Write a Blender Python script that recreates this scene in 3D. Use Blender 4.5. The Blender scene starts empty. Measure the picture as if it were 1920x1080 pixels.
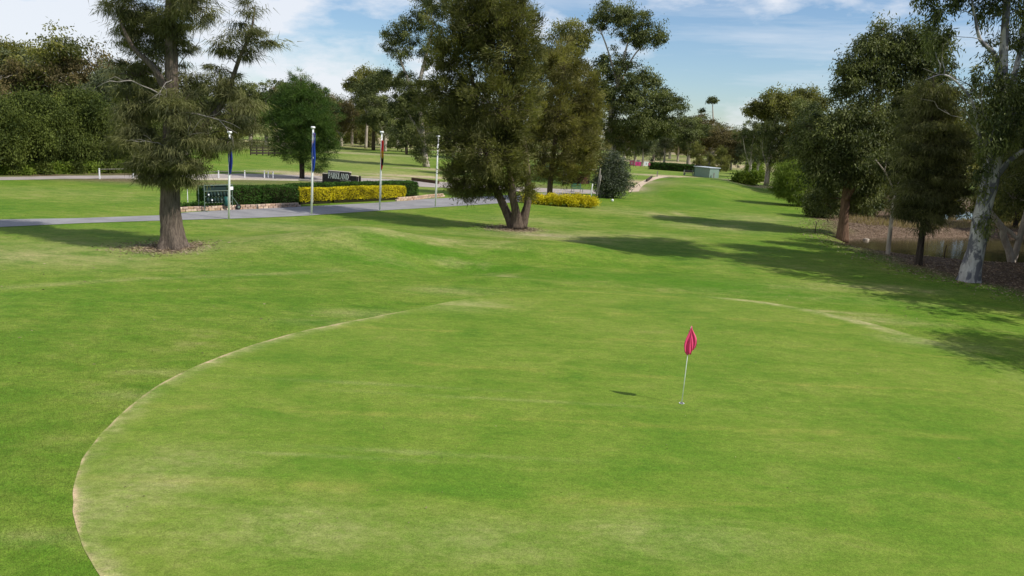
import bpy, bmesh, math, random
import numpy as np
from mathutils import Vector, Matrix

rng = np.random.default_rng(7)
random.seed(7)
sc = bpy.context.scene
col = sc.collection
R = math.radians

# ------------------------------------------------------------------ camera
CAM_H, F, PITCH, ROLL = 6.6, 1423.0, R(11.7), R(3.2)
cd = bpy.data.cameras.new('camera')
cam = bpy.data.objects.new('camera', cd); col.objects.link(cam)
cd.sensor_width = 36.0
cd.lens = 36.0 * F / 1920.0
cd.clip_start, cd.clip_end = 0.1, 6000
right, fwd, up = Vector((1, 0, 0)), Vector((0, math.cos(PITCH), -math.sin(PITCH))), Vector((0, math.sin(PITCH), math.cos(PITCH)))
cr, sr = math.cos(ROLL), math.sin(ROLL)
cx_, cy_ = right * cr + up * sr, up * cr - right * sr          # camera axes after the roll
cam.matrix_world = Matrix(((cx_.x, cy_.x, -fwd.x, 0), (cx_.y, cy_.y, -fwd.y, 0), (cx_.z, cy_.z, -fwd.z, CAM_H), (0, 0, 0, 1)))
sc.camera = cam

# ------------------------------------------------------------------ world, sun, exposure
SUN_EL = R(46)
SDX, SDY = 0.933, -0.359                                        # towards the sun, on the ground
w = bpy.data.worlds.new('World'); sc.world = w; w.use_nodes = True
nt = w.node_tree; nt.nodes.clear()
N = nt.nodes.new
out = N('ShaderNodeOutputWorld'); bg = N('ShaderNodeBackground'); sky = N('ShaderNodeTexSky')
sky.sky_type = 'NISHITA'; sky.sun_disc = False
sky.sun_elevation = SUN_EL; sky.sun_rotation = math.atan2(SDX, SDY)
sky.air_density = 1.0; sky.dust_density = 0.35; sky.ozone_density = 1.8; sky.altitude = 50
tc = N('ShaderNodeTexCoord'); mp = N('ShaderNodeMapping'); mp.inputs['Scale'].default_value = (1.0, 1.0, 2.7)
mp.inputs['Location'].default_value = (1.35, 0.6, 0.2)
n1 = N('ShaderNodeTexNoise'); n1.inputs['Scale'].default_value = 5.0; n1.inputs['Detail'].default_value = 9; n1.inputs['Roughness'].default_value = 0.58; n1.inputs['Distortion'].default_value = 0.1
rp = N('ShaderNodeValToRGB'); rp.color_ramp.elements[0].position = 0.49; rp.color_ramp.elements[1].position = 0.63
mp2 = N('ShaderNodeMapping'); mp2.inputs['Scale'].default_value = (1.0, 1.0, 11.0); mp2.inputs['Location'].default_value = (0.2, 0.5, 0.3)
n2 = N('ShaderNodeTexNoise'); n2.inputs['Scale'].default_value = 2.0; n2.inputs['Detail'].default_value = 8; n2.inputs['Roughness'].default_value = 0.62
rp2 = N('ShaderNodeValToRGB'); rp2.color_ramp.elements[0].position = 0.47; rp2.color_ramp.elements[1].position = 0.86
mx = N('ShaderNodeMath'); mx.operation = 'MAXIMUM'
ml = N('ShaderNodeMath'); ml.operation = 'MULTIPLY'; ml.inputs[1].default_value = 0.88
tint = N('ShaderNodeMix'); tint.data_type = 'RGBA'; tint.blend_type = 'MULTIPLY'; tint.inputs[0].default_value = 1.0
tint.inputs[7].default_value = (0.98, 1.10, 1.24, 1)
mix = N('ShaderNodeMix'); mix.data_type = 'RGBA'; mix.inputs[7].default_value = (8.7, 9.0, 9.6, 1)
L = nt.links.new
L(tc.outputs['Generated'], mp.inputs[0]); L(mp.outputs[0], n1.inputs[0])
L(tc.outputs['Generated'], mp2.inputs[0]); L(mp2.outputs[0], n2.inputs[0]); L(n2.outputs[0], rp2.inputs[0])
dt = N('ShaderNodeVectorMath'); dt.operation = 'DOT_PRODUCT'; dt.inputs[1].default_value = (-0.24, 0.0, 0.0); L(tc.outputs['Generated'], dt.inputs[0])
ad = N('ShaderNodeMath'); ad.operation = 'ADD'; L(n1.outputs[0], ad.inputs[0]); L(dt.outputs['Value'], ad.inputs[1]); L(ad.outputs[0], rp.inputs[0])
L(rp.outputs[0], mx.inputs[0]); L(rp2.outputs[0], mx.inputs[1]); L(mx.outputs[0], ml.inputs[0])
L(sky.outputs[0], tint.inputs[6]); L(tint.outputs[2], mix.inputs[6]); L(ml.outputs[0], mix.inputs[0])
L(mix.outputs[2], bg.inputs[0]); L(bg.outputs[0], out.inputs[0])
bg.inputs[1].default_value = 0.098
sd = bpy.data.lights.new('sun', 'SUN'); sun = bpy.data.objects.new('sun', sd); col.objects.link(sun)
sd.energy = 5.0; sd.angle = R(0.53); sd.color = (1.0, 0.955, 0.88)
tosun = Vector((SDX * math.cos(SUN_EL), SDY * math.cos(SUN_EL), math.sin(SUN_EL)))
sun.rotation_euler = tosun.to_track_quat('Z', 'Y').to_euler(); sun.location = (40, -20, 60)
vs = sc.view_settings; vs.view_transform = 'Standard'; vs.look = 'None'; vs.exposure = 0.03; vs.gamma = 1.0; vs.use_curve_mapping = False
sc.render.engine = 'CYCLES'
cy = sc.cycles
cy.max_bounces = 6; cy.diffuse_bounces = 3; cy.glossy_bounces = 2; cy.transmission_bounces = 4; cy.transparent_max_bounces = 4
cy.sample_clamp_indirect = 4.0; cy.caustics_reflective = False; cy.caustics_refractive = False

# ------------------------------------------------------------------ photograph pixel -> place
def ray(px, py):
    x, y = (px - 960) / F, -(py - 540) / F
    x, y = x * cr - y * sr, x * sr + y * cr
    return np.array([x, math.cos(PITCH) + y * math.sin(PITCH), -math.sin(PITCH) + y * math.cos(PITCH)])
def flat(px, py, z=0.0):
    d = ray(px, py); t = (z - CAM_H) / d[2]
    return np.array([d[0] * t, d[1] * t])
def at_depth(px, py, Y):
    d = ray(px, py); t = Y / d[1]
    return np.array([d[0] * t, Y, CAM_H + d[2] * t])

def seg_dist(X, Y, pts, closed=False):
    best = np.full(np.shape(X), 1e9)
    n = len(pts)
    for i in range(n if closed else n - 1):
        a, b = np.array(pts[i]), np.array(pts[(i + 1) % n])
        d = b - a; t = np.clip(((X - a[0]) * d[0] + (Y - a[1]) * d[1]) / (d @ d + 1e-9), 0, 1)
        best = np.minimum(best, np.hypot(X - a[0] - t * d[0], Y - a[1] - t * d[1]))
    return best
def inside(X, Y, pts):
    r = np.zeros(np.shape(X), bool); n = len(pts)
    for i in range(n):
        (x0, y0), (x1, y1) = pts[i], pts[(i + 1) % n]
        c = ((y0 > Y) != (y1 > Y)) & (X < (x1 - x0) * (Y - y0) / (y1 - y0 + 1e-12) + x0)
        r ^= c
    return r
def sdf(X, Y, pts):
    d = seg_dist(X, Y, pts, True)
    return np.where(inside(X, Y, pts), -d, d)
def sstep(a, b, x):
    t = np.clip((x - a) / (b - a), 0, 1); return t * t * (3 - 2 * t)

# smooth value noise in numpy
_perm = rng.random((256, 256))
def vnoise(X, Y, s):
    x, y = np.asarray(X) / s + 1000.0, np.asarray(Y) / s + 1000.0
    xi, yi = np.floor(x).astype(int), np.floor(y).astype(int)
    fx, fy = x - xi, y - yi
    fx, fy = fx * fx * (3 - 2 * fx), fy * fy * (3 - 2 * fy)
    g = lambda a, b: _perm[a % 256, b % 256]
    return (g(xi, yi) * (1 - fx) + g(xi + 1, yi) * fx) * (1 - fy) + (g(xi, yi + 1) * (1 - fx) + g(xi + 1, yi + 1) * fx) * fy - 0.5

POND = [flat(*p, -0.55) for p in [(1590, 462), (1640, 474), (1700, 484), (1760, 489), (1800, 494), (1880, 497), (1960, 500), (2080, 490), (2080, 455), (1960, 447), (1880, 445), (1790, 447), (1700, 447), (1640, 448), (1600, 452)]]
POND2 = [flat(*p, -0.55) for p in [(1765, 418), (1830, 421), (1920, 422), (2010, 420), (2010, 396), (1900, 394), (1800, 396), (1768, 406)]]
TEE = [flat(*p) for p in [(1222, 366), (1236, 350), (1262, 338), (1330, 339), (1372, 344), (1392, 354), (1380, 368), (1300, 374)]]
def H(X, Y):
    X, Y = np.asarray(X, float), np.asarray(Y, float)
    z = 0.16 * vnoise(X, Y, 14) + 0.06 * vnoise(X, Y, 5)
    for (px, py), h, sx, sy in [((680, 460), .95, 4.0, 2.8), ((540, 470), .45, 4.5, 2.6), ((850, 500), -.55, 2.6, 1.9), ((930, 530), .20, 2.4, 1.0), ((1030, 470), .50, 4.6, 3.0), ((780, 440), .20, 4, 3), ((1180, 500), -.25, 5, 1.6)]:
        p = flat(px, py); z = z + h * np.exp(-((X - p[0]) / sx) ** 2 - ((Y - p[1]) / sy) ** 2)
    gd = np.hypot((X - 4.5) / 13.5, (Y - 19) / 12.5)
    z = z * sstep(0.55, 1.1, gd) + 0.10 * np.exp(-((X - 9) / 9) ** 2 - ((Y - 25) / 6) ** 2)
    z = z + 0.75 * sstep(3.5, -3.0, sdf(X, Y, TEE))
    for P in (POND, POND2):
        z = z - 1.25 * sstep(2.6, -2.2, sdf(X, Y, P))
    far = np.hypot(X, Y)
    z = z + 0.5 * vnoise(X, Y, 60) * sstep(110, 200, far)
    return z
def h1(x, y): return float(H(np.array([x]), np.array([y]))[0])
def ground(px, py):
    z = 0.0
    for _ in range(8):
        p = flat(px, py, z); z = h1(*p)
    return np.array([p[0], p[1], z])

# ------------------------------------------------------------------ materials
def nodes(name, rough=0.8, spec=0.3):
    m = bpy.data.materials.new(name); m.use_nodes = True
    t = m.node_tree; b = t.nodes['Principled BSDF']
    b.inputs['Roughness'].default_value = rough; b.inputs['Specular IOR Level'].default_value = spec
    return m, t, b
def noise_node(t, scale, detail=6, rough=0.6, vec=None, dist=0.0):
    n = t.nodes.new('ShaderNodeTexNoise'); n.inputs['Scale'].default_value = scale; n.inputs['Detail'].default_value = detail
    n.inputs['Roughness'].default_value = rough; n.inputs['Distortion'].default_value = dist
    if vec is not None: t.links.new(vec, n.inputs['Vector'])
    return n.outputs[0]
def ramp(t, fac, stops):
    r = t.nodes.new('ShaderNodeValToRGB'); e = r.color_ramp.elements
    while len(e) < len(stops): e.new(0.5)
    for q, (p, c) in zip(e, stops):
        q.position = p; q.color = (*c, 1) if len(c) == 3 else c
    t.links.new(fac, r.inputs[0]); return r.outputs[0]
def mixc(t, f, a, b, mode='MIX'):
    m = t.nodes.new('ShaderNodeMix'); m.data_type = 'RGBA'; m.blend_type = mode
    for s, v in ((0, f), (6, a), (7, b)):
        if isinstance(v, (int, float)): m.inputs[s].default_value = v
        elif isinstance(v, tuple): m.inputs[s].default_value = (*v, 1)
        else: t.links.new(v, m.inputs[s])
    return m.outputs[2]
def math_(t, op, a, b=0.0, clamp=False):
    m = t.nodes.new('ShaderNodeMath'); m.operation = op; m.use_clamp = clamp
    for s, v in ((0, a), (1, b)):
        if isinstance(v, (int, float)): m.inputs[s].default_value = v
        else: t.links.new(v, m.inputs[s])
    return m.outputs[0]
def attr(t, name):
    a = t.nodes.new('ShaderNodeAttribute'); a.attribute_name = name; return a.outputs['Fac']
def coords(t, kind='Object', scale=(1, 1, 1), rot=0.0):
    c = t.nodes.new('ShaderNodeTexCoord'); m = t.nodes.new('ShaderNodeMapping'); m.inputs['Scale'].default_value = scale
    m.inputs['Rotation'].default_value = (0, 0, rot)
    t.links.new(c.outputs[kind], m.inputs[0]); return m.outputs[0]
def bump(t, b, h, strength=0.4, dist=0.03):
    n = t.nodes.new('ShaderNodeBump'); n.inputs['Strength'].default_value = strength; n.inputs['Distance'].default_value = dist
    t.links.new(h, n.inputs['Height']); t.links.new(n.outputs[0], b.inputs['Normal'])
def plain(name, c, rough=0.6, spec=0.3, var=0.12, scale=6.0, metal=0.0, bmp=0.0):
    m, t, b = nodes(name, rough, spec)
    v = noise_node(t, scale, 5, 0.6, coords(t))
    lo = tuple(x * (1 - var * 1.6) for x in c); hi = tuple(min(1, x * (1 + var)) for x in c)
    t.links.new(ramp(t, v, [(0.3, lo), (0.7, hi)]), b.inputs['Base Color']); b.inputs['Metallic'].default_value = metal
    if bmp: bump(t, b, noise_node(t, scale * 5, 4, 0.6, coords(t)), bmp, 0.02)
    return m

def grass_color(t, pos_kind='Object'):
    big = noise_node(t, 0.16, 4, 0.55, coords(t, pos_kind))
    mid = noise_node(t, 0.75, 6, 0.65, coords(t, pos_kind, (0.55, 1.6, 1), R(8)))
    fine = noise_node(t, 9.0, 5, 0.75, coords(t, pos_kind, (1, 1.6, 1)))
    blade = noise_node(t, 46.0, 3, 0.8, coords(t, pos_kind, (1.3, 0.8, 1)))
    return big, mid, fine, blade

def contrast(t, f, lo, hi):
    m = t.nodes.new('ShaderNodeMapRange'); m.inputs['From Min'].default_value = 0.32; m.inputs['From Max'].default_value = 0.68
    m.inputs['To Min'].default_value = lo; m.inputs['To Max'].default_value = hi; t.links.new(f, m.inputs['Value']); return m.outputs[0]
def grain(t, lo=0.62, hi=1.38):
    a = contrast(t, noise_node(t, 42.0, 3, 0.75, coords(t)), lo, hi)
    b = contrast(t, noise_node(t, 13.0, 4, 0.75, coords(t)), 0.5 + lo * .5, 0.5 + hi * .5)
    c = contrast(t, noise_node(t, 3.6, 5, 0.72, coords(t, 'Object', (0.8, 1.2, 1))), 0.62 + lo * .38, 0.62 + hi * .38)
    return math_(t, 'MULTIPLY', a, math_(t, 'MULTIPLY', b, c))
def make_turf():
    m, t, b = nodes('fairway_turf', 0.8, 0.08)
    big = noise_node(t, 0.17, 4, 0.55, coords(t)); mid = noise_node(t, 0.8, 7, 0.7, coords(t, 'Object', (0.75, 1.3, 1), R(8)), 0.3)
    fine = noise_node(t, 9.0, 5, 0.75, coords(t))
    s = math_(t, 'ADD', math_(t, 'MULTIPLY', big, 0.42), math_(t, 'MULTIPLY', mid, 0.58))
    c = ramp(t, s, [(0.34, (0.062, 0.144, 0.010)), (0.46, (0.102, 0.180, 0.016)), (0.56, (0.148, 0.208, 0.027)), (0.68, (0.225, 0.238, 0.062))])
    dry = attr(t, 'dry')
    dn = math_(t, 'MULTIPLY', dry, contrast(t, mid, 0.10, 1.15), True)
    dn = math_(t, 'MULTIPLY', dn, contrast(t, fine, 0.45, 1.15), True)
    c = mixc(t, dn, c, (0.41, 0.345, 0.165))
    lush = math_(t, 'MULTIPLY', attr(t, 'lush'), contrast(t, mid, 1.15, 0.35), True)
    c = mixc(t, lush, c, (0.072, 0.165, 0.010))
    bare = attr(t, 'bare')
    bn = math_(t, 'ADD', bare, math_(t, 'MULTIPLY', math_(t, 'SUBTRACT', fine, 0.5), math_(t, 'MULTIPLY', math_(t, 'MULTIPLY', bare, math_(t, 'SUBTRACT', 1.0, bare)), 7.0)), True)
    soil = ramp(t, noise_node(t, 0.9, 6, 0.7, coords(t)), [(0.35, (0.34, 0.235, 0.155)), (0.65, (0.58, 0.46, 0.33))])
    c = mixc(t, bn, c, soil)
    lit = attr(t, 'litter')
    ln = math_(t, 'ADD', lit, math_(t, 'MULTIPLY', math_(t, 'SUBTRACT', fine, 0.5), math_(t, 'MULTIPLY', math_(t, 'MULTIPLY', lit, math_(t, 'SUBTRACT', 1.0, lit)), 6.0)), True)
    lc = ramp(t, noise_node(t, 7.0, 7, 0.8, coords(t)), [(0.30, (0.045, 0.030, 0.020)), (0.5, (0.120, 0.080, 0.054)), (0.72, (0.31, 0.235, 0.165))])
    c = mixc(t, ln, c, lc)
    g = grain(t, 0.52, 1.48)
    c = mixc(t, 1.0, c, g, 'MULTIPLY')
    t.links.new(c, b.inputs['Base Color'])
    bump(t, b, math_(t, 'ADD', math_(t, 'MULTIPLY', fine, 0.8), g), 0.35, 0.04)
    return m
def make_green():
    m, t, b = nodes('putting_turf', 0.75, 0.10)
    big = noise_node(t, 0.22, 4, 0.6, coords(t))
    mid = noise_node(t, 0.7, 7, 0.7, coords(t, 'Object', (0.62, 1.35, 1), R(-6)), 0.5)
    fine = noise_node(t, 5.0, 6, 0.75, coords(t, 'Object', (0.7, 1.3, 1), R(-6)))
    s = math_(t, 'ADD', math_(t, 'MULTIPLY', big, 0.36), math_(t, 'ADD', math_(t, 'MULTIPLY', mid, 0.42), math_(t, 'MULTIPLY', fine, 0.22)))
    c = ramp(t, s, [(0.37, (0.073, 0.152, 0.012)), (0.46, (0.114, 0.186, 0.018)), (0.54, (0.150, 0.209, 0.027)), (0.62, (0.188, 0.224, 0.042)), (0.72, (0.226, 0.236, 0.070))])
    wv = t.nodes.new('ShaderNodeTexWave'); wv.inputs['Scale'].default_value = 0.085; wv.inputs['Distortion'].default_value = 1.1; wv.inputs['Detail'].default_value = 3; wv.inputs['Detail Scale'].default_value = 2.5
    wv.bands_direction = 'Y'; t.links.new(coords(t, 'Object', (0.25, 1, 1), R(-5)), wv.inputs[0])
    line = ramp(t, wv.outputs['Fac'], [(0.965, (0, 0, 0)), (1.0, (1, 1, 1))])
    ln = math_(t, 'MULTIPLY', line, contrast(t, mid, -0.25, 0.5), True)
    c = mixc(t, ln, c, (0.26, 0.25, 0.05))
    dry = attr(t, 'dry')
    dn = math_(t, 'MULTIPLY', dry, math_(t, 'MULTIPLY', contrast(t, mid, 0.05, 1.05), contrast(t, fine, 0.4, 1.4)), True)
    c = mixc(t, dn, c, (0.43, 0.375, 0.195))
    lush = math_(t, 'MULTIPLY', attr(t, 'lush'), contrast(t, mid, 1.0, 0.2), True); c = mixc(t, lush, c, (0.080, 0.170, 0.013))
    cut = attr(t, 'cut')
    c = mixc(t, math_(t, 'MULTIPLY', cut, contrast(t, fine, 0.3, 1.5), True), c, (0.50, 0.37, 0.22))
    g = grain(t, 0.68, 1.32)
    c = mixc(t, 1.0, c, g, 'MULTIPLY')
    t.links.new(c, b.inputs['Base Color'])
    bump(t, b, math_(t, 'ADD', fine, g), 0.2, 0.02)
    return m
def make_asphalt(name, lo, hi):
    m, t, b = nodes(name, 0.85, 0.25)
    a = noise_node(t, 0.5, 6, 0.7, coords(t)); f = noise_node(t, 14, 5, 0.8, coords(t))
    c = ramp(t, math_(t, 'ADD', math_(t, 'MULTIPLY', a, 0.6), math_(t, 'MULTIPLY', f, 0.4)), [(0.35, lo), (0.65, hi)])
    t.links.new(c, b.inputs['Base Color']); bump(t, b, f, 0.4, 0.02); return m
def leafmat(name, dark, light, trans=0.28, rough=0.62, spec=0.15):
    m, t, b = nodes(name, rough, spec)
    v = attr(t, 'v')
    midc = tuple(0.45 * (a + c) for a, c in zip(dark, light))
    c = ramp(t, v, [(0.0, dark), (0.5, midc), (1.0, light)])
    t.links.new(c, b.inputs['Base Color'])
    tr = t.nodes.new('ShaderNodeBsdfTranslucent'); mixs = t.nodes.new('ShaderNodeMixShader')
    tc_ = mixc(t, 1.0, c, (1.15, 1.25, 0.55), 'MULTIPLY'); t.links.new(tc_, tr.inputs[0])
    mixs.inputs[0].default_value = trans
    o = t.nodes['Material Output']
    t.links.new(b.outputs[0], mixs.inputs[1]); t.links.new(tr.outputs[0], mixs.inputs[2]); t.links.new(mixs.outputs[0], o.inputs[0])
    return m
def bark(name, lo, hi, scale=(7, 7, 1.0), blotch=None):
    m, t, b = nodes(name, 0.9, 0.15)
    v = noise_node(t, 1.6, 7, 0.72, coords(t, 'Object', scale))
    c = ramp(t, v, [(0.33, lo), (0.66, hi)])
    if blotch:
        n = noise_node(t, 1.1, 5, 0.6, coords(t, 'Object', (2.2, 2.2, 0.9)), 0.8)
        c = mixc(t, ramp(t, n, [(0.46, (0, 0, 0)), (0.54, (1, 1, 1))]), c, blotch)
    t.links.new(c, b.inputs['Base Color']); bump(t, b, v, 0.9, 0.08); return m

M = {}
M['turf'] = make_turf(); M['green'] = make_green()
M['asphalt'] = make_asphalt('path_asphalt', (0.17, 0.165, 0.17), (0.30, 0.29, 0.29))
M['road'] = make_asphalt('drive_surface', (0.26, 0.225, 0.20), (0.42, 0.365, 0.33))
M['dirt'] = make_asphalt('sandy_track', (0.42, 0.31, 0.22), (0.66, 0.53, 0.39))
M['kerb'] = plain('kerb_concrete', (0.55, 0.48, 0.40), 0.85)
M['white'] = plain('white_enamel', (0.86, 0.86, 0.86), 0.35, 0.4, 0.04)
M['sheoak'] = leafmat('sheoak_needles', (0.04, 0.048, 0.022), (0.25, 0.245, 0.095), 0.36)
M['brush'] = leafmat('bottlebrush_leaves', (0.046, 0.05, 0.017), (0.225, 0.218, 0.066), 0.36)
M['gum'] = leafmat('gum_leaves', (0.028, 0.044, 0.014), (0.2, 0.218, 0.066), 0.22, 0.58, 0.2)
M['gum_yellow'] = leafmat('gum_leaves_olive', (0.042, 0.054, 0.013), (0.28, 0.268, 0.068), 0.34, 0.58, 0.2)
M['gum_brown'] = leafmat('gum_leaves_brown', (0.05, 0.043, 0.018), (0.22, 0.172, 0.07), 0.28)
M['gum_grey'] = leafmat('gum_leaves_grey', (0.046, 0.058, 0.032), (0.2, 0.22, 0.11), 0.26)
M['pine'] = leafmat('pine_needles', (0.018, 0.046, 0.009), (0.11, 0.18, 0.032), 0.28)
M['lilly'] = leafmat('screen_leaves', (0.020, 0.034, 0.007), (0.155, 0.188, 0.036), 0.24)
M['clip'] = leafmat('clipped_leaves', (0.022, 0.060, 0.008), (0.070, 0.150, 0.022), 0.2)
M['feathery'] = leafmat('feathery_leaves', (0.056, 0.054, 0.019), (0.29, 0.262, 0.08), 0.4)
M['gold'] = leafmat('golden_leaves', (0.36, 0.3, 0.01), (0.8, 0.68, 0.025), 0.28)
M['fresh'] = leafmat('fresh_leaves', (0.060, 0.110, 0.012), (0.260, 0.330, 0.045), 0.3)
M['silver'] = leafmat('grey_leaves', (0.036, 0.048, 0.03), (0.19, 0.215, 0.145), 0.25)
M['drygrass'] = leafmat('dry_grass_blades', (0.16, 0.115, 0.05), (0.46, 0.37, 0.19), 0.25)
M['litterleaf'] = leafmat('fallen_leaves', (0.07, 0.045, 0.03), (0.42, 0.32, 0.22), 0.1)
M['bark_sheoak'] = bark('sheoak_bark', (0.045, 0.033, 0.026), (0.205, 0.160, 0.125), (9, 9, 0.7))
M['bark_brown'] = bark('brown_bark', (0.045, 0.032, 0.024), (0.175, 0.130, 0.095))
M['bark_red'] = bark('reddish_bark', (0.070, 0.040, 0.026), (0.27, 0.165, 0.11))
M['bark_gum'] = bark('smooth_gum_bark', (0.30, 0.28, 0.265), (0.52, 0.495, 0.465), (2, 2, 0.6), (0.13, 0.125, 0.14))
M['bark_pale'] = bark('pale_bark', (0.26, 0.215, 0.175), (0.52, 0.45, 0.37), (3, 3, 0.6))
M['bark_dark'] = bark('dark_bark', (0.020, 0.016, 0.013), (0.085, 0.066, 0.052))
M['deadwood'] = bark('grey_dead_wood', (0.17, 0.15, 0.13), (0.34, 0.31, 0.275))
M['core'] = plain('hedge_stems', (0.030, 0.028, 0.014), 0.95, 0.05)

# ------------------------------------------------------------------ mesh helpers
class MB:
    def __init__(s): s.v, s.f, s.m = [], [], []
    def tube(s, pts, rad, n=8, flare=None, mi=0, cap=True, rough=0.0):
        pts = [Vector(p) for p in pts]; base = len(s.v)
        ref = Vector((1, 0.13, 0.07)).normalized()
        for i, p in enumerate(pts):
            d = (pts[min(i + 1, len(pts) - 1)] - pts[max(i - 1, 0)])
            d = d.normalized() if d.length > 1e-9 else Vector((0, 0, 1))
            a = d.cross(ref); a = a.normalized() if a.length > 1e-4 else d.orthogonal().normalized()
            b = d.cross(a)
            for k in range(n):
                th = 2 * math.pi * k / n; r = rad[i]
                if flare: r *= 1 + flare[i] * (0.5 + 0.5 * math.cos(th * 5 + 0.7)) + 0.04 * math.sin(th * 3 + i)
                if rough: r *= 1 + random.uniform(-rough, rough)
                s.v.append(p + (a * math.cos(th) + b * math.sin(th)) * r)
        for i in range(len(pts) - 1):
            for k in range(n):
                k2 = (k + 1) % n
                s.f.append((base + i * n + k, base + i * n + k2, base + (i + 1) * n + k2, base + (i + 1) * n + k)); s.m.append(mi)
        if cap:
            s.f.append(tuple(base + k for k in reversed(range(n)))); s.m.append(mi)
            e = base + (len(pts) - 1) * n; s.f.append(tuple(e + k for k in range(n))); s.m.append(mi)
    def box(s, c, size, rot=0.0, mi=0, taper=1.0):
        b = len(s.v); cx, cyy, cz = c; x, y, z = (q / 2 for q in size); cr_, sr_ = math.cos(rot), math.sin(rot)
        for dz in (-z, z):
            k = taper if dz > 0 else 1
            for dx, dy in ((-x * k, -y * k), (x * k, -y * k), (x * k, y * k), (-x * k, y * k)):
                s.v.append(Vector((cx + dx * cr_ - dy * sr_, cyy + dx * sr_ + dy * cr_, cz + dz)))
        for q in ((3, 2, 1, 0), (4, 5, 6, 7), (0, 1, 5, 4), (1, 2, 6, 5), (2, 3, 7, 6), (3, 0, 4, 7)):
            s.f.append(tuple(b + i for i in q)); s.m.append(mi)
    def prism(s, poly, z0, z1, mi=0):
        b = len(s.v); n = len(poly)
        for z in (z0, z1):
            for x, y in poly: s.v.append(Vector((x, y, z)))
        s.f.append(tuple(b + i for i in reversed(range(n)))); s.f.append(tuple(b + n + i for i in range(n))); s.m += [mi, mi]
        for i in range(n):
            j = (i + 1) % n; s.f.append((b + i, b + j, b + n + j, b + n + i)); s.m.append(mi)
    def build(s, name, mats, parent=None, smooth=False, xf=None):
        me = bpy.data.meshes.new(name)
        vv = [xf @ p for p in s.v] if xf else s.v
        me.from_pydata([tuple(p) for p in vv], [], s.f)
        for m in (mats if isinstance(mats, (list, tuple)) else [mats]): me.materials.append(m)
        if any(s.m): me.polygons.foreach_set('material_index', s.m)
        me.polygons.foreach_set('use_smooth', [smooth] * len(s.f)); me.update()
        return link(name, me, parent)
def link(name, me, parent=None):
    o = bpy.data.objects.new(name, me); col.objects.link(o)
    if parent is not None: o.parent = parent
    return o
def empty(name, loc, rz=0.0):
    o = bpy.data.objects.new(name, None); col.objects.link(o); o.location = tuple(loc); o.rotation_euler = (0, 0, rz)
    o.empty_display_size = 0.3; return o
def tag(o, label=None, cat=None, group=None, kind=None):
    for k, v in (('label', label), ('category', cat), ('group', group), ('kind', kind)):
        if v: o[k] = v
    return o
def copy_tree(o, parent=None):
    c = o.copy(); col.objects.link(c); c.parent = parent
    for ch in o.children: copy_tree(ch, c)
    return c
def fast_mesh(name, V, nper, mat, v=None):
    """V: (N*nper,3) vertices, one nper-gon for each run of nper vertices"""
    n = len(V) // nper
    me = bpy.data.meshes.new(name)
    me.vertices.add(len(V)); me.vertices.foreach_set('co', np.ascontiguousarray(V, np.float32).ravel())
    me.loops.add(n * nper); me.loops.foreach_set('vertex_index', np.arange(n * nper, dtype=np.int32))
    me.polygons.add(n); me.polygons.foreach_set('loop_start', np.arange(0, n * nper, nper, dtype=np.int32))
    me.update(calc_edges=True)
    if v is not None:
        a = me.attributes.new('v', 'FLOAT', 'POINT'); a.data.foreach_set('value', np.repeat(v, nper).astype(np.float32))
    me.materials.append(mat); return me
def nrm(a): return a / (np.linalg.norm(a, axis=-1, keepdims=True) + 1e-9)
def rvec(n): return nrm(rng.normal(size=(n, 3)))
def leaf_geo(P, D, Ln, Wd, tri=False):
    Wv = nrm(np.cross(D, rvec(len(P)))); Ln, Wd = Ln[:, None], Wd[:, None]
    if tri: return np.stack([P - Wv * Wd / 2, P + Wv * Wd / 2, P + D * Ln], 1).reshape(-1, 3)
    return np.stack([P, P + D * Ln * .45 + Wv * Wd / 2, P + D * Ln, P + D * Ln * .45 - Wv * Wd / 2], 1).reshape(-1, 3)

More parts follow.
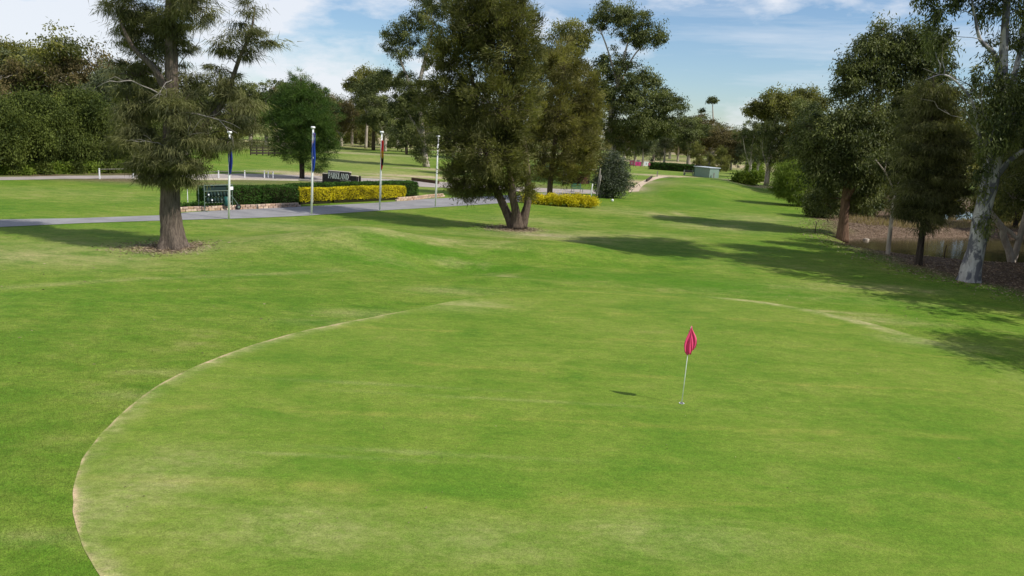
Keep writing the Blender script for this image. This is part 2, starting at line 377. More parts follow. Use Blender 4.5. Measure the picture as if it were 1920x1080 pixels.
def crown_geo(blobs, leaves, leaf=0.16, aspect=0.36, style='gum', clump=0.6, fill=0.35, per=60, flatten=0.75, lift=0.0, shell=0.0):
    """blobs: (c, r3). Returns leaf vertices, tone, clump centres, blob index of each clump."""
    areas = np.array([(r[0] * r[1] + r[1] * r[2] + r[0] * r[2]) for c, r, *_ in blobs]) * np.array([b[2] if len(b) > 2 else 1.0 for b in blobs]); areas = areas / areas.sum()
    nc = max(6, int(leaves / per))
    cnt = np.maximum(3, (areas * nc).round().astype(int))
    C, B = [], []
    for i, ((c, r, *_), k) in enumerate(zip(blobs, cnt)):
        d = rvec(k); d[:, 2] += lift; d = nrm(d)
        rad = (fill + (1 - fill) * rng.random(k) ** 0.55) * (1 + 0.22 * rng.normal(size=k).clip(-1.3, 1.3))
        C.append(np.array(c) + d * np.array(r) * rad[:, None]); B += [i] * k
    C = np.concatenate(C); B = np.array(B)
    nl = rng.poisson(per, len(C)).clip(per // 3, None) ; idx = np.repeat(np.arange(len(C)), nl); n = len(idx)
    cs = clump * rng.uniform(0.55, 1.45, len(C))
    off = rng.normal(size=(n, 3)) * 0.5 * cs[idx][:, None] * np.array([1, 1, flatten])
    P = C[idx] + off
    bc = np.array([b[0] for b in blobs])[B][idx]
    outw = nrm(P - bc)
    tone = 0.78 * rng.random(len(C))[idx] + 0.22 * rng.random(n)
    if style == 'gum':
        D = nrm(np.array([0, 0, -1.0]) * 0.9 + rvec(n) * 0.85 + outw * 0.25)
        Vv = leaf_geo(P, D, leaf * rng.uniform(0.6, 1.35, n), leaf * aspect * rng.uniform(0.7, 1.3, n))
        return Vv, tone, 4, C, B
    if style == 'shrub':
        D = nrm(outw * 0.6 + rvec(n))
        Vv = leaf_geo(P, D, leaf * rng.uniform(0.6, 1.35, n), leaf * aspect * rng.uniform(0.7, 1.3, n))
        return Vv, tone, 4, C, B
    if style == 'weep':      # she-oak: sprays that leave the twig outwards and hang
        co = nrm(off + 1e-6)
        cd_ = rvec(len(C))[idx] * np.array([1, 1, .4]); dr_ = rng.uniform(.5, 1.4, len(C))[idx][:, None]
        D = nrm(co * 0.25 + outw * 0.25 + cd_ * 0.50 + np.array([0, 0, -0.80]) * dr_ + rvec(n) * 0.60)
        P = C[idx] + off * np.array([1.0, 1.0, 0.55]) + cd_ * (cs[idx] * rng.uniform(-.8, .8, n))[:, None]
    elif style == 'feather':
        cdir = nrm(outw * 0.7 + rvec(len(C))[idx] * 0.55 + np.array([0, 0, 0.22]))
        D = nrm(cdir + rvec(n) * 0.5)
    else:                    # pine tufts
        co = nrm(off + 1e-6); D = nrm(co * 0.8 + outw * 0.5 + rvec(n) * 0.5 + np.array([0, 0, 0.15]))
        P = C[idx] + off * 0.5
    Vv = leaf_geo(P, D, leaf * rng.uniform(0.55, 1.45, n), leaf * aspect * rng.uniform(0.7, 1.3, n), True)
    return Vv, tone, 3, C, B

def wiggle(a, b, n, amp):
    a, b = np.array(a, float), np.array(b, float); t = np.linspace(0, 1, n)[:, None]
    p = a + (b - a) * t; Ld = np.linalg.norm(b - a)
    j = rng.normal(size=(n, 3)) * amp * Ld; j[0] = 0; j[-1] = 0
    p += j; p[:, 2] += 0.10 * Ld * np.sin(np.pi * t[:, 0]); return p

def grow(name, label, cat, loc, stems, blobs, leafm, barkm, group=None, leaves=12000, limb=0.05, twigs=1.0, dead=None, flare=None, twig_r=0.018, sides=9, rz=0.0, **kw):
    """stems: list of [(x,y,z,r)...] local; blobs local"""
    root = empty(name, loc, rz); tag(root, label, cat, group)
    tm = MB(); nodes_ = []
    for si, st in enumerate(stems):
        P = [p[:3] for p in st]; rr = [p[3] for p in st]
        # resample smoothly
        Q, q = [], []
        for i in range(len(P) - 1):
            for k in range(4):
                t = k / 4
                p0, p1, p2, p3 = (np.array(P[max(i - 1, 0)]), np.array(P[i]), np.array(P[i + 1]), np.array(P[min(i + 2, len(P) - 1)]))
                Q.append(0.5 * ((2 * p1) + (-p0 + p2) * t + (2 * p0 - 5 * p1 + 4 * p2 - p3) * t * t + (-p0 + 3 * p1 - 3 * p2 + p3) * t ** 3)); q.append(rr[i] * (1 - t) + rr[i + 1] * t)
        Q.append(np.array(P[-1])); q.append(rr[-1])
        fl = [flare * (max(0, 1 - i / 6) + 0.22 * max(0, 1 - i / 14)) if flare else 0 for i in range(len(Q))]
        tm.tube(Q, q, sides, fl if flare else None, rough=0.05)
        nodes_ += list(zip(Q, q))
    NP = np.array([a for a, _ in nodes_]); NR = np.array([b for _, b in nodes_])
    for c, r, *_ in blobs:
        c = np.array(c); d = np.linalg.norm(NP - c, axis=1) + np.where(NP[:, 2] > c[2] - 0.1 * r[2], 6.0, 0) + 0.12 * np.abs(NP[:, 2] - c[2] + r[2])
        k = int(np.argmin(d)); r0 = min(NR[k] * 0.7, limb * (0.6 + 0.25 * max(r)))
        tm.tube(wiggle(NP[k], c, 6, 0.035), list(np.linspace(r0, r0 * 0.35, 6)), 6)
    V, tone, k, C, B = crown_geo(blobs, leaves, **kw)
    if twigs > 0:
        for i in range(len(C)):
            if rng.random() < twigs:
                c, r = blobs[B[i]][:2]
                a = np.array(c) + (C[i] - np.array(c)) * rng.uniform(0.0, 0.35) + np.array([0, 0, -0.12 * r[2]])
                tm.tube(wiggle(a, C[i], 4, 0.05), [twig_r * 1.5, twig_r * 1.1, twig_r * .8, twig_r * .4], 3, cap=False)
    tm.build('trunk', barkm, root, True)
    link('crown', fast_mesh('crown', V, k, leafm, tone), root)
    if dead:
        dm = MB()
        for a, b, r0 in dead:
            pts = wiggle(a, b, 7, 0.02); dm.tube(pts, list(np.linspace(r0 * .8, r0 * .2, 7)), 5)
            for j in (3, 4, 5):
                e = pts[j] + nrm(rvec(1)[0] * .7 + nrm(np.array(b) - np.array(a))) * np.linalg.norm(np.array(b) - np.array(a)) * .4 + np.array([0, 0, -0.1])
                dm.tube(wiggle(pts[j], e, 4, .06), [r0 * .45, r0 * .3, r0 * .2, r0 * .1], 4)
        dm.build('dead_branch', M['deadwood'], root, True)
    return root

def ptree(name, label, cat, base, stems, blobs, leafm, barkm, Y=None, sink=0.12, **kw):
    """a tree read off the photograph: base pixel, stems [(px,py,width_px,dY)], blobs [(px,py,rx,ry,dY)] at the tree's own distance"""
    g = ground(*base)
    if Y is not None:
        p = at_depth(base[0], base[1], Y); g = np.array([p[0], Y, h1(p[0], Y)])
    Y0 = g[1]; mpp = (Y0 * math.cos(PITCH) + (CAM_H - 3) * math.sin(PITCH)) / F
    g[2] -= sink
    S = []
    for st in stems:
        q = []
        for (px, py, wpx, dY) in st:
            p = at_depth(px, py, Y0 + dY) - g; q.append((p[0], p[1], p[2], wpx * mpp / 2))
        S.append(q)
    S[0][0] = (0, 0, 0, S[0][0][3])
    Bl = []
    for b in blobs:
        px, py, rx, ry, dY = b[:5]; rd = b[5] if len(b) > 5 else rx
        Bl.append((at_depth(px, py, Y0 + dY) - g, (rx * mpp, rd * mpp, ry * mpp), b[6] if len(b) > 6 else 1.0))
    dead = kw.pop('dead', None)
    if dead: dead = [(at_depth(a[0], a[1], Y0 + a[2]) - g, at_depth(b[0], b[1], Y0 + b[2]) - g, r0) for a, b, r0 in dead]
    return grow(name, label, cat, g, S, Bl, leafm, barkm, dead=dead, **kw)

# ------------------------------------------------------------------ ground
def spacing(lo, hi, step, out_lo, out_hi, ratio=1.16):
    a = list(np.arange(lo, hi + 1e-6, step)); s = step; x = hi
    while x < out_hi: s *= ratio; x += s; a.append(x)
    s = step; x = lo; b = []
    while x > out_lo: s *= ratio; x -= s; b.append(x)
    return np.array(b[::-1] + a)
xs = spacing(-38, 46, 0.5, -1600, 1600)
ys = np.concatenate([spacing(7, 78, 0.42, -60, 79, 1.25)[:-1], np.arange(79, 170, 1.1), spacing(170, 171, 1.4, 169, 2600, 1.13)[3:]])
ys = np.unique(ys)
X, Y = np.meshgrid(xs, ys)
Z = H(X, Y)
def blobs_field(items, X, Y):
    f = np.zeros(X.shape)
    for (px, py), amp, sx, sy in items:
        p = ground(px, py); f = np.maximum(f, amp * np.exp(-((X - p[0]) / sx) ** 2 - ((Y - p[1]) / sy) ** 2))
    return f
GREEN_PX = [(232, 1135), (188, 1080), (158, 1032), (142, 990), (136, 950), (138, 912), (149, 872), (180, 825), (240, 765), (320, 710), (430, 662), (540, 628), (640, 606), (760, 583), (860, 563), (960, 550), (1100, 545), (1250, 550), (1400, 562), (1500, 577), (1600, 598), (1700, 625), (1800, 655), (1900, 690), (2010, 750)]
GREEN = [ground(*p)[:2] for p in GREEN_PX] + [np.array(p) for p in [(17.2, 19.5), (15.2, 15.0), (11.5, 10.8), (6.5, 7.4), (1.5, 6.4), (-2.2, 7.2)]]
def catmull(P, n=8):
    o = []; m = len(P)
    for i in range(m):
        p0, p1, p2, p3 = (np.array(P[(i + k) % m]) for k in (-1, 0, 1, 2))
        for k in range(n):
            t = k / n; o.append(0.5 * (2 * p1 + (p2 - p0) * t + (2 * p0 - 5 * p1 + 4 * p2 - p3) * t * t + (3 * p1 - p0 - 3 * p2 + p3) * t ** 3))
    return o
GREEN = catmull(GREEN, 18)
_gc = np.array([4.6, 17.6]); GREEN = [p + (p - _gc) / np.hypot(*(p - _gc)) * (0.03 * vnoise(p[0] + 40, p[1], .4) + .02 * vnoise(p[0] * 1.0, p[1] + 70, 1.3)) for p in GREEN]
nz = vnoise(X, Y, 6) + 0.6 * vnoise(X, Y, 2.2)
dry = blobs_field([((60, 480), .75, 6, 2.2), ((150, 465), .5, 5, 2), ((560, 440), .55, 5, 2.5), ((700, 445), .65, 4, 1.3), ((820, 448), .8, 4.5, 1.6), ((1000, 446), .75, 5, 1.8), ((1100, 440), .6, 4, 2.5), ((1010, 415), .55, 4, 3), ((520, 425), .5, 4, 2.5), ((840, 545), .55, 1.6, .7), ((700, 590), .6, 2.0, .5), ((620, 605), .5, 1.5, .4), ((260, 740), .5, 1.0, .3), ((140, 830), .75, .9, .12), ((75, 1003), .7, .8, .12), ((300, 700), .4, 1, .2), ((1230, 402), .95, 1.5, 2.5), ((1275, 402), .9, .7, 3.0), ((1190, 440), .5, 4, 2), ((1330, 425), .5, 4, 3), ((1420, 410), .6, 4, 4), ((1650, 540), .55, 4, 1.0), ((1500, 540), .45, 3, .8), ((1560, 585), .8, 2.2, .30), ((1640, 600), .8, 2.5, .6), ((1750, 645), .55, 2, .6), ((100, 360), .25, 8, 5), ((680, 300), .6, 9, 25), ((760, 325), .8, 9, 8), ((700, 345), .5, 8, 6), ((1150, 395), .45, 5, 4), ((740, 460), .5, 1.2, .6), ((1240, 345), .4, 3, 5), ((1350, 350), .35, 4, 3), ((1500, 555), .3, 8, 1)], X, Y)
wear = [ground(*p)[:2] for p in [(690, 432), (770, 455), (840, 478), (905, 503), (960, 520)]]
dry = np.maximum(dry, 0.7 * np.exp(-(seg_dist(X, Y, wear) / 0.45) ** 2))
dry = np.maximum(dry, 0.45 * np.exp(-(seg_dist(X, Y, [ground(*p)[:2] for p in [(0, 540), (250, 523), (480, 515), (640, 507)]]) / 0.3) ** 2))
dry = np.maximum(dry, 0.75 * sstep(120, 210, Y) * (0.6 + 0.8 * nz))
dry = np.clip(dry + 0.15 * np.clip(nz, 0, 1), 0, 1)
# cut line wear just outside the green
gsd = sdf(X, Y, GREEN)
lush = blobs_field([((800, 490), 1.5, 3.4, 1.3), ((935, 505), 1.6, 2.4, .9), ((690, 490), 1.1, 3.0, 1.0), ((1150, 520), 1.2, 5, 1.8), ((1300, 530), 1.2, 5, 1.6), ((1500, 555), 1.0, 5, 1.2), ((60, 800), .7, .8, .8), ((40, 900), .5, 1.0, 1.0), ((120, 1060), .9, .5, .5), ((20, 1060), .5, .6, .4), ((1600, 570), .6, 5, 1.5), ((1850, 620), .6, 4, 1.2), ((950, 475), .5, 4, 1.4), ((560, 505), .5, 3, 1.2), ((1290, 360), .9, 6, 4), ((1320, 370), .7, 7, 4), ((830, 285), .8, 10, 10), ((740, 290), .8, 16, 10), ((1320, 392), .5, 5, 3), ((250, 560), .45, 3, 1.2), ((100, 650), .4, 2, 1)], X, Y)  # lush grass, plus the mound's shading painted darker green along the valley
bare = blobs_field([((325, 466), .62, 1.5, 1.1), ((968, 432), .62, 1.5, 1.2), ((1020, 441), .55, 2.2, .9), ((1185, 352), .95, 1.6, 8), ((1195, 341), .8, 3, 6), ((590, 327), .95, 4.5, 4.0), ((520, 322), .7, 3, 3), ((800, 332), .9, 8, 2.2), ((720, 333), .9, 4, 1.5), ((870, 345), .8, 6, 2), ((690, 262), .9, 10, 60), ((760, 268), .7, 12, 40), ((820, 318), .7, 6, 3), ((1260, 330), .9, 9, 3.0), ((1350, 337), .95, 9, 2.6), ((1430, 350), .7, 5, 4), ((1470, 354), .85, 5, 2.2), ((1300, 298), .35, 30, 22), ((1440, 320), .7, 12, 6), ((1480, 312), .7, 10, 10), ((1660, 352), .85, 8, 2.5), ((1700, 345), .8, 8, 5), ((1480, 345), .4, 5, 8), ((620, 285), .5, 22, 5), ((740, 277), .6, 24, 7)], X, Y)
bare = np.maximum(bare, 0.75 * sstep(165, 230, Y) * sstep(-.05, .25, vnoise(X * .25, Y, 16)))
treeline = [ground(*p)[:2] for p in [(1530, 420), (1560, 447), (1640, 470), (1720, 505), (1815, 535), (1960, 575), (2100, 610)]]
side = np.zeros(X.shape)
# right of the row of trees the turf gives way to leaf litter and bare banks
edge_x = np.interp(Y, [26, 33, 38, 42, 47, 52, 58, 66, 80, 100, 140], [26.5, 26, 25.2, 23.4, 23.3, 23.2, 23.6, 26.5, 32.5, 40, 66])
litter = sstep(-1.2, 2.2, X - edge_x + 2.2 * nz) * sstep(18, 30, Y) * sstep(150, 105, Y)
litter = np.maximum(litter, blobs_field([((30, 325), .9, 40, 4.0), ((100, 318), .9, 30, 5)], X, Y) * (X < -20))
litter = np.maximum(litter, 0.55 * blobs_field([((820, 345), 1, 7, 3), ((1020, 350), 1, 6, 5), ((560, 338), .7, 2, 2)], X, Y))
bare = np.where(litter > 0.3, np.maximum(bare * 0.8, 0.42 * sstep(0.0, 0.35, nz) * sstep(48, 60, Y) * (X > 10)), bare)
bare = np.maximum(bare, 0.75 * sstep(1.2, 0.2, np.abs(sdf(X, Y, POND2) - 1.6)) * (X > 10))
ny, nx = X.shape
V = np.stack([X, Y, Z], -1).reshape(-1, 3)
ii = np.arange(ny * nx).reshape(ny, nx)
Fq = np.stack([ii[:-1, :-1], ii[:-1, 1:], ii[1:, 1:], ii[1:, :-1]], -1).reshape(-1, 4)
me = bpy.data.meshes.new('ground')
me.vertices.add(len(V)); me.vertices.foreach_set('co', V.astype(np.float32).ravel())
me.loops.add(Fq.size); me.loops.foreach_set('vertex_index', Fq.astype(np.int32).ravel())
me.polygons.add(len(Fq)); me.polygons.foreach_set('loop_start', np.arange(0, Fq.size, 4, dtype=np.int32))
me.update(calc_edges=True); me.polygons.foreach_set('use_smooth', np.ones(len(Fq), bool))
for nme, f in (('dry', dry), ('lush', lush), ('bare', bare), ('litter', litter)):
    a = me.attributes.new(nme, 'FLOAT', 'POINT'); a.data.foreach_set('value', np.clip(f, 0, 1.6 if nme == 'lush' else 1).astype(np.float32).ravel())
me.materials.append(M['turf']); tag(link('ground', me), kind='structure')

def sheet(name, XY, faces, mat, lift, attrs=None):
    z = H(XY[:, 0], XY[:, 1]) + lift
    me = bpy.data.meshes.new(name); me.from_pydata(np.column_stack([XY, z]).tolist(), [], faces)
    me.polygons.foreach_set('use_smooth', [True] * len(faces))
    for k, f in (attrs or {}).items():
        a = me.attributes.new(k, 'FLOAT', 'POINT'); a.data.foreach_set('value', np.asarray(f, np.float32))
    me.materials.append(mat); me.update(); return tag(link(name, me), kind='structure')
# the green: rings from its middle to its edge
Gc = np.array([4.6, 17.6]); Gp = np.array(GREEN); K = len(Gp)
fr = np.concatenate([np.linspace(0.04, 0.86, 42), np.linspace(0.87, 0.97, 14), np.linspace(0.974, 1.0, 12)])
XY = np.concatenate([Gc + (Gp - Gc) * f for f in fr] + [Gc[None]])
faces = [(i * K + k, (i + 1) * K + k, (i + 1) * K + (k + 1) % K, i * K + (k + 1) % K) for i in range(len(fr) - 1) for k in range(K)]
faces += [(len(XY) - 1, k, (k + 1) % K) for k in range(K)]
ed = seg_dist(XY[:, 0], XY[:, 1], list(Gp), True)
gn = vnoise(XY[:, 0], XY[:, 1], 1.7) + 1.2 * vnoise(XY[:, 0], XY[:, 1], 0.30)
left = sstep(2.5, -1.5, XY[:, 0]) * sstep(28.5, 25.0, XY[:, 1])
cut = np.exp(-(ed / (0.030 + 0.06 * np.clip(gn + .4, 0, 1))) ** 2) * left * np.clip(0.60 + 1.3 * gn, 0.08, 1)
gdry = np.exp(-(ed / 0.32) ** 2) * (0.06 + 0.62 * left) * np.clip(0.7 + 0.9 * gn, 0, 1.2)
gdry = np.maximum(gdry, blobs_field([((560, 990), .36, 2.0, .9), ((900, 1020), .32, 2.2, .8), ((300, 900), .3, 1.5, 1.5), ((1250, 1010), .35, 2, .8), ((1740, 640), .6, 1.5, .7), ((850, 570), .45, 2, .9), ((200, 960), .4, .8, 1.2), ((800, 850), .25, 3, .12), ((700, 720), .3, 3.0, .10), ((960, 750), .22, 4, .10), ((600, 855), .3, 2.4, .08)], XY[:, 0], XY[:, 1]))
rmask = sstep(7.5, 11, XY[:, 0]) * sstep(20, 24, XY[:, 1])
gdry = np.maximum(gdry, 1.1 * rmask * sstep(16.5, 13.0, XY[:, 0]) * np.exp(-((ed - .25) / (0.22 + .25 * sstep(10, 14, XY[:, 0]))) ** 2) * np.clip(.75 + .6 * gn, .2, 1.2))
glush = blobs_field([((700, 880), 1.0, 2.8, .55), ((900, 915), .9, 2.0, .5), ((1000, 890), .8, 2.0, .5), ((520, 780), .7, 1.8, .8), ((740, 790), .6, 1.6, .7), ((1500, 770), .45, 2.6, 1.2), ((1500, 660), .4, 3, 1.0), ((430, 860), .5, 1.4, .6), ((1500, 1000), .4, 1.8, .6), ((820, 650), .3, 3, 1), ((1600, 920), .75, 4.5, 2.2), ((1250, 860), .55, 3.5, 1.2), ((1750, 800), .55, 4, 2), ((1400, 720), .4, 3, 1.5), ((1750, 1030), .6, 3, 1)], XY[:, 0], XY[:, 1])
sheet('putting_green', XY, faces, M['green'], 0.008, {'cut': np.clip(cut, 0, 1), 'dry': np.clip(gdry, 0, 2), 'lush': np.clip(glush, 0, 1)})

def strip(name, near, far_, mat, lift, nseg=60, across=6, kind='structure'):
    def res(P):
        P = np.array(P); s = np.concatenate([[0], np.cumsum(np.linalg.norm(np.diff(P, axis=0), axis=1))]); s /= s[-1]
        t = np.linspace(0, 1, nseg + 1); return np.stack([np.interp(t, s, P[:, 0]), np.interp(t, s, P[:, 1])], -1)
    A, B = res(near), res(far_)
    XY = np.concatenate([A + (B - A) * (k / across) + (0.05 * vnoise(A[:, 0] * 3, A[:, 1] * 3 + k * 50, 1.0))[:, None] * (k in (0, across)) for k in range(across + 1)])
    n = nseg + 1
    faces = [(k * n + i, k * n + i + 1, (k + 1) * n + i + 1, (k + 1) * n + i) for k in range(across) for i in range(nseg)]
    return sheet(name, XY, faces, mat, lift)
G2 = lambda L_: [ground(*p)[:2] for p in L_]
strip('asphalt_path', G2([(-160, 438), (-60, 431), (0, 426), (150, 419), (300, 414), (430, 410.5), (584, 404), (700, 396), (816, 389), (900, 384), (1000, 378), (1070, 372)]),
      G2([(-160, 422), (-60, 416), (0, 412), (150, 409.5), (300, 404), (345, 399), (450, 393), (560, 388), (640, 384), (760, 377), (800, 373), (900, 369), (1000, 364), (1070, 360)]), M['asphalt'], 0.02, 120)
strip('road', G2([(-160, 342), (0, 338), (120, 335.5), (240, 335), (330, 336.5), (450, 336), (560, 338), (640, 344), (720, 347), (830, 352), (950, 358), (1040, 362), (1135, 364)]),
      G2([(-160, 335), (0, 332), (120, 330), (240, 329), (330, 328), (450, 326), (560, 328), (640, 332), (720, 336), (830, 342), (950, 349), (1040, 354), (1135, 357)]), M['road'], 0.02, 110)
strip('sandy_track', G2([(1178, 360), (1182, 355), (1191, 348), (1200, 341.5), (1213, 335.5), (1234, 330)]), G2([(1198, 359), (1200, 354), (1207, 347), (1218, 340.5), (1236, 334.5), (1256, 331.5)]), M['dirt'], 0.02, 40)
# kerb along the near side of the road
kp = G2([(250, 336), (330, 337.3), (450, 337), (560, 339), (620, 343)])
kb = MB()
for a, b in zip(kp[:-1], kp[1:]):
    m_ = (a + b) / 2; d = b - a; kb.box((m_[0], m_[1], h1(*m_) + 0.05), (np.hypot(*d), 0.16, 0.2), math.atan2(d[1], d[0]))
tag(kb.build('kerb', M['kerb']), kind='structure')
# water
def water(name, poly, z=-0.55):
    me = bpy.data.meshes.new(name)
    c = np.mean(poly, axis=0); P = [c + (p - c) * 1.09 for p in poly]
    me.from_pydata([(p[0], p[1], z) for p in P], [], [tuple(range(len(P)))])
    m, t, b = nodes('pond_water', 0.06, 0.5)
    b.inputs['Base Color'].default_value = (0.060, 0.048, 0.026, 1)
    bump(t, b, noise_node(t, 1.6, 4, 0.6, coords(t, 'Object', (1, 2.2, 1))), 0.10, 0.06)
    me.materials.append(m); return tag(link(name, me), kind='structure')
water('pond_water', POND); water('pond_water', POND2)

# ------------------------------------------------------------------ near trees
ptree('sheoak_tree', 'tall weeping she-oak with fluted trunk standing alone on the lawn beside the asphalt path', 'tree', (325, 464),
      [[(325, 464, 46, 0), (322, 440, 39, 0), (320, 400, 36, 0), (319, 330, 32, 0), (321, 240, 26, 0), (322, 150, 23, 0), (321, 80, 21, 0), (320, 0, 17, 0), (318, -90, 11, 0), (316, -160, 6, 0)],
       [(322, 300, 14, 0.2), (370, 250, 11, .5), (420, 190, 9, .6), (445, 120, 7, .6), (470, 60, 5, .5), (478, 10, 2, .5)],
       [(321, 190, 14, 0), (290, 130, 10, -.4), (250, 90, 8, -.6), (225, 40, 4, -.6)]],
      [(322, 55, 38, 52, 0), (268, 30, 50, 42, .8, 50, .6), (225, 25, 34, 46, -.3, 34, .5), (355, 5, 42, 40, -.8, 42, .8), (315, -70, 76, 58, 0), (320, -140, 45, 40, 0), (245, 75, 36, 24, .2, 36, .45), (290, 95, 36, 28, .9, 36, .6),
       (258, 140, 42, 34, .5, 42, .55), (288, 190, 46, 40, 1.0), (245, 205, 34, 42, .2, 34, .7), (262, 262, 42, 44, -.5), (328, 205, 34, 40, -1.0, 34, .8), (345, 252, 40, 38, -1.0, 40, .8), (300, 292, 42, 30, -1.0), (228, 262, 22, 34, .2, 22, .6),
       (390, 205, 34, 34, .8, 34, .5), (425, 165, 28, 36, .6, 28, .6), (440, 215, 40, 36, .5, 40, .36), (475, 200, 28, 36, .8, 28, .34), (385, 272, 42, 28, .1, 42, .5), (440, 265, 38, 28, .3, 38, .3), (352, 150, 26, 38, .6, 26, .6), (342, 306, 32, 18, -1.2, 32, .8), (268, 312, 30, 13, -.8, 30, .6), (475, 255, 22, 24, .6, 22, .34), (365, 305, 30, 16, -.6, 30, .5), (300, 325, 24, 22, -.6, 24, .7), (338, 328, 22, 20, -.7, 22, .7), (275, 318, 20, 24, -.2, 20, .6),
       (412, 105, 20, 28, .6, 20, .35), (432, 75, 22, 32, .6, 22, .35), (455, 45, 24, 32, .6, 24, .35), (488, 62, 32, 15, .6, 32, .35), (470, 95, 32, 16, .6, 32, .35), (468, 15, 10, 24, .5, 10, .4), (508, 76, 18, 8, .6, 18, .4), (405, 130, 22, 20, .6, 22, .5)],
      M['sheoak'], M['bark_sheoak'], leaves=88000, leaf=0.36, aspect=0.080, style='weep', clump=0.46, per=130, fill=0.10, flatten=0.6, flare=0.42, limb=0.045, twigs=0.9, sides=30, twig_r=0.026,
      dead=[((322, 190, -.9), (205, 150, -1.6), .05), ((322, 150, -.8), (290, 185, -1.8), .035), ((330, 215, -.9), (445, 250, -1.7), .05), ((325, 140, .4), (375, 85, .2), .04), ((350, 90, .4), (372, 100, .2), .02), ((320, 280, -1.2), (250, 265, -2), .03), ((335, 300, -1.1), (365, 240, -2), .03)])

ptree('bottlebrush_tree', 'broad brown-green tree with three leaning stems from one base on the lawn', 'tree', (968, 429),
      [[(962, 429, 24, 0), (955, 408, 16, .1), (938, 372, 14, .2), (918, 320, 12, .2), (900, 230, 9, .2), (880, 120, 6, 0)],
       [(969, 427, 24, -.2), (968, 402, 16, -.3), (962, 372, 14, -.5), (955, 300, 12, -.6), (950, 200, 9, -.4), (930, 60, 4, 0)],
       [(977, 425, 21, .2), (985, 400, 15, .3), (990, 368, 13, .4), (988, 310, 11, .5), (978, 230, 8, .5), (972, 150, 4, .4)]],
      [(925, 50, 70, 66, 0), (862, 90, 58, 62, .6), (955, 95, 60, 66, -.6), (838, 165, 48, 62, .2), (880, 40, 46, 46, 0), (970, 40, 34, 44, .2), (930, 195, 72, 70, -1.0), (978, 165, 34, 60, .6), (862, 250, 50, 58, 0),
       (918, 278, 66, 56, -1.3), (880, 320, 46, 36, -.3), (960, 300, 40, 34, -1.3), (895, 20, 40, 36, .2), (945, 0, 44, 34, .2), (985, 80, 20, 36, .3, 20, .6), (1000, 55, 12, 30, .3, 12, .5), (840, 110, 24, 40, .2, 24, .7),
       (988, 350, 13, 20, -1.0, 13, .6), (868, 356, 30, 15, 0), (910, 352, 30, 14, .4), (850, 335, 20, 22, 0, 20, .7), (960, 240, 36, 40, -.6), (930, 342, 30, 22, .3, 30, .9), (962, 342, 24, 18, .2, 24, .8), (985, 362, 15, 16, -.8, 15, .8)],
      M['brush'], M['bark_brown'], leaves=112000, leaf=0.30, aspect=0.18, style='feather', clump=0.52, per=120, fill=0.35, flatten=0.85, limb=0.03, twigs=0.7, flare=0.25, sides=14)
ptree('feathery_tree', 'lighter feathery brown-green tree close behind the three-stemmed tree, above the golden bushes', 'tree', (1030, 378),
      [[(1030, 378, 12, 0), (1032, 340, 10, 0), (1040, 270, 8, 0), (1052, 180, 6, 0), (1058, 110, 3, 0)], [(1032, 335, 7, .2), (1060, 280, 5, .4), (1090, 220, 3, .4)]],
      [(1055, 122, 42, 34, 0), (1022, 145, 34, 40, .4), (1088, 160, 38, 38, .3), (1108, 200, 28, 36, .3), (1045, 205, 48, 44, -.5), (1092, 225, 34, 42, .3), (1020, 255, 40, 44, -.3), (1070, 265, 48, 40, -.6), (1105, 285, 28, 34, .2), (1030, 310, 40, 30, -.5), (1075, 315, 40, 24, 0), (1010, 200, 22, 40, .4), (1050, 335, 30, 12, 0, 30, .6), (1062, 85, 14, 20, 0, 14, .6)],
      M['feathery'], M['bark_brown'], leaves=60000, leaf=0.33, aspect=0.18, style='feather', clump=0.58, per=120, fill=0.35, flatten=0.85, limb=0.03, twigs=0.6, sides=10)

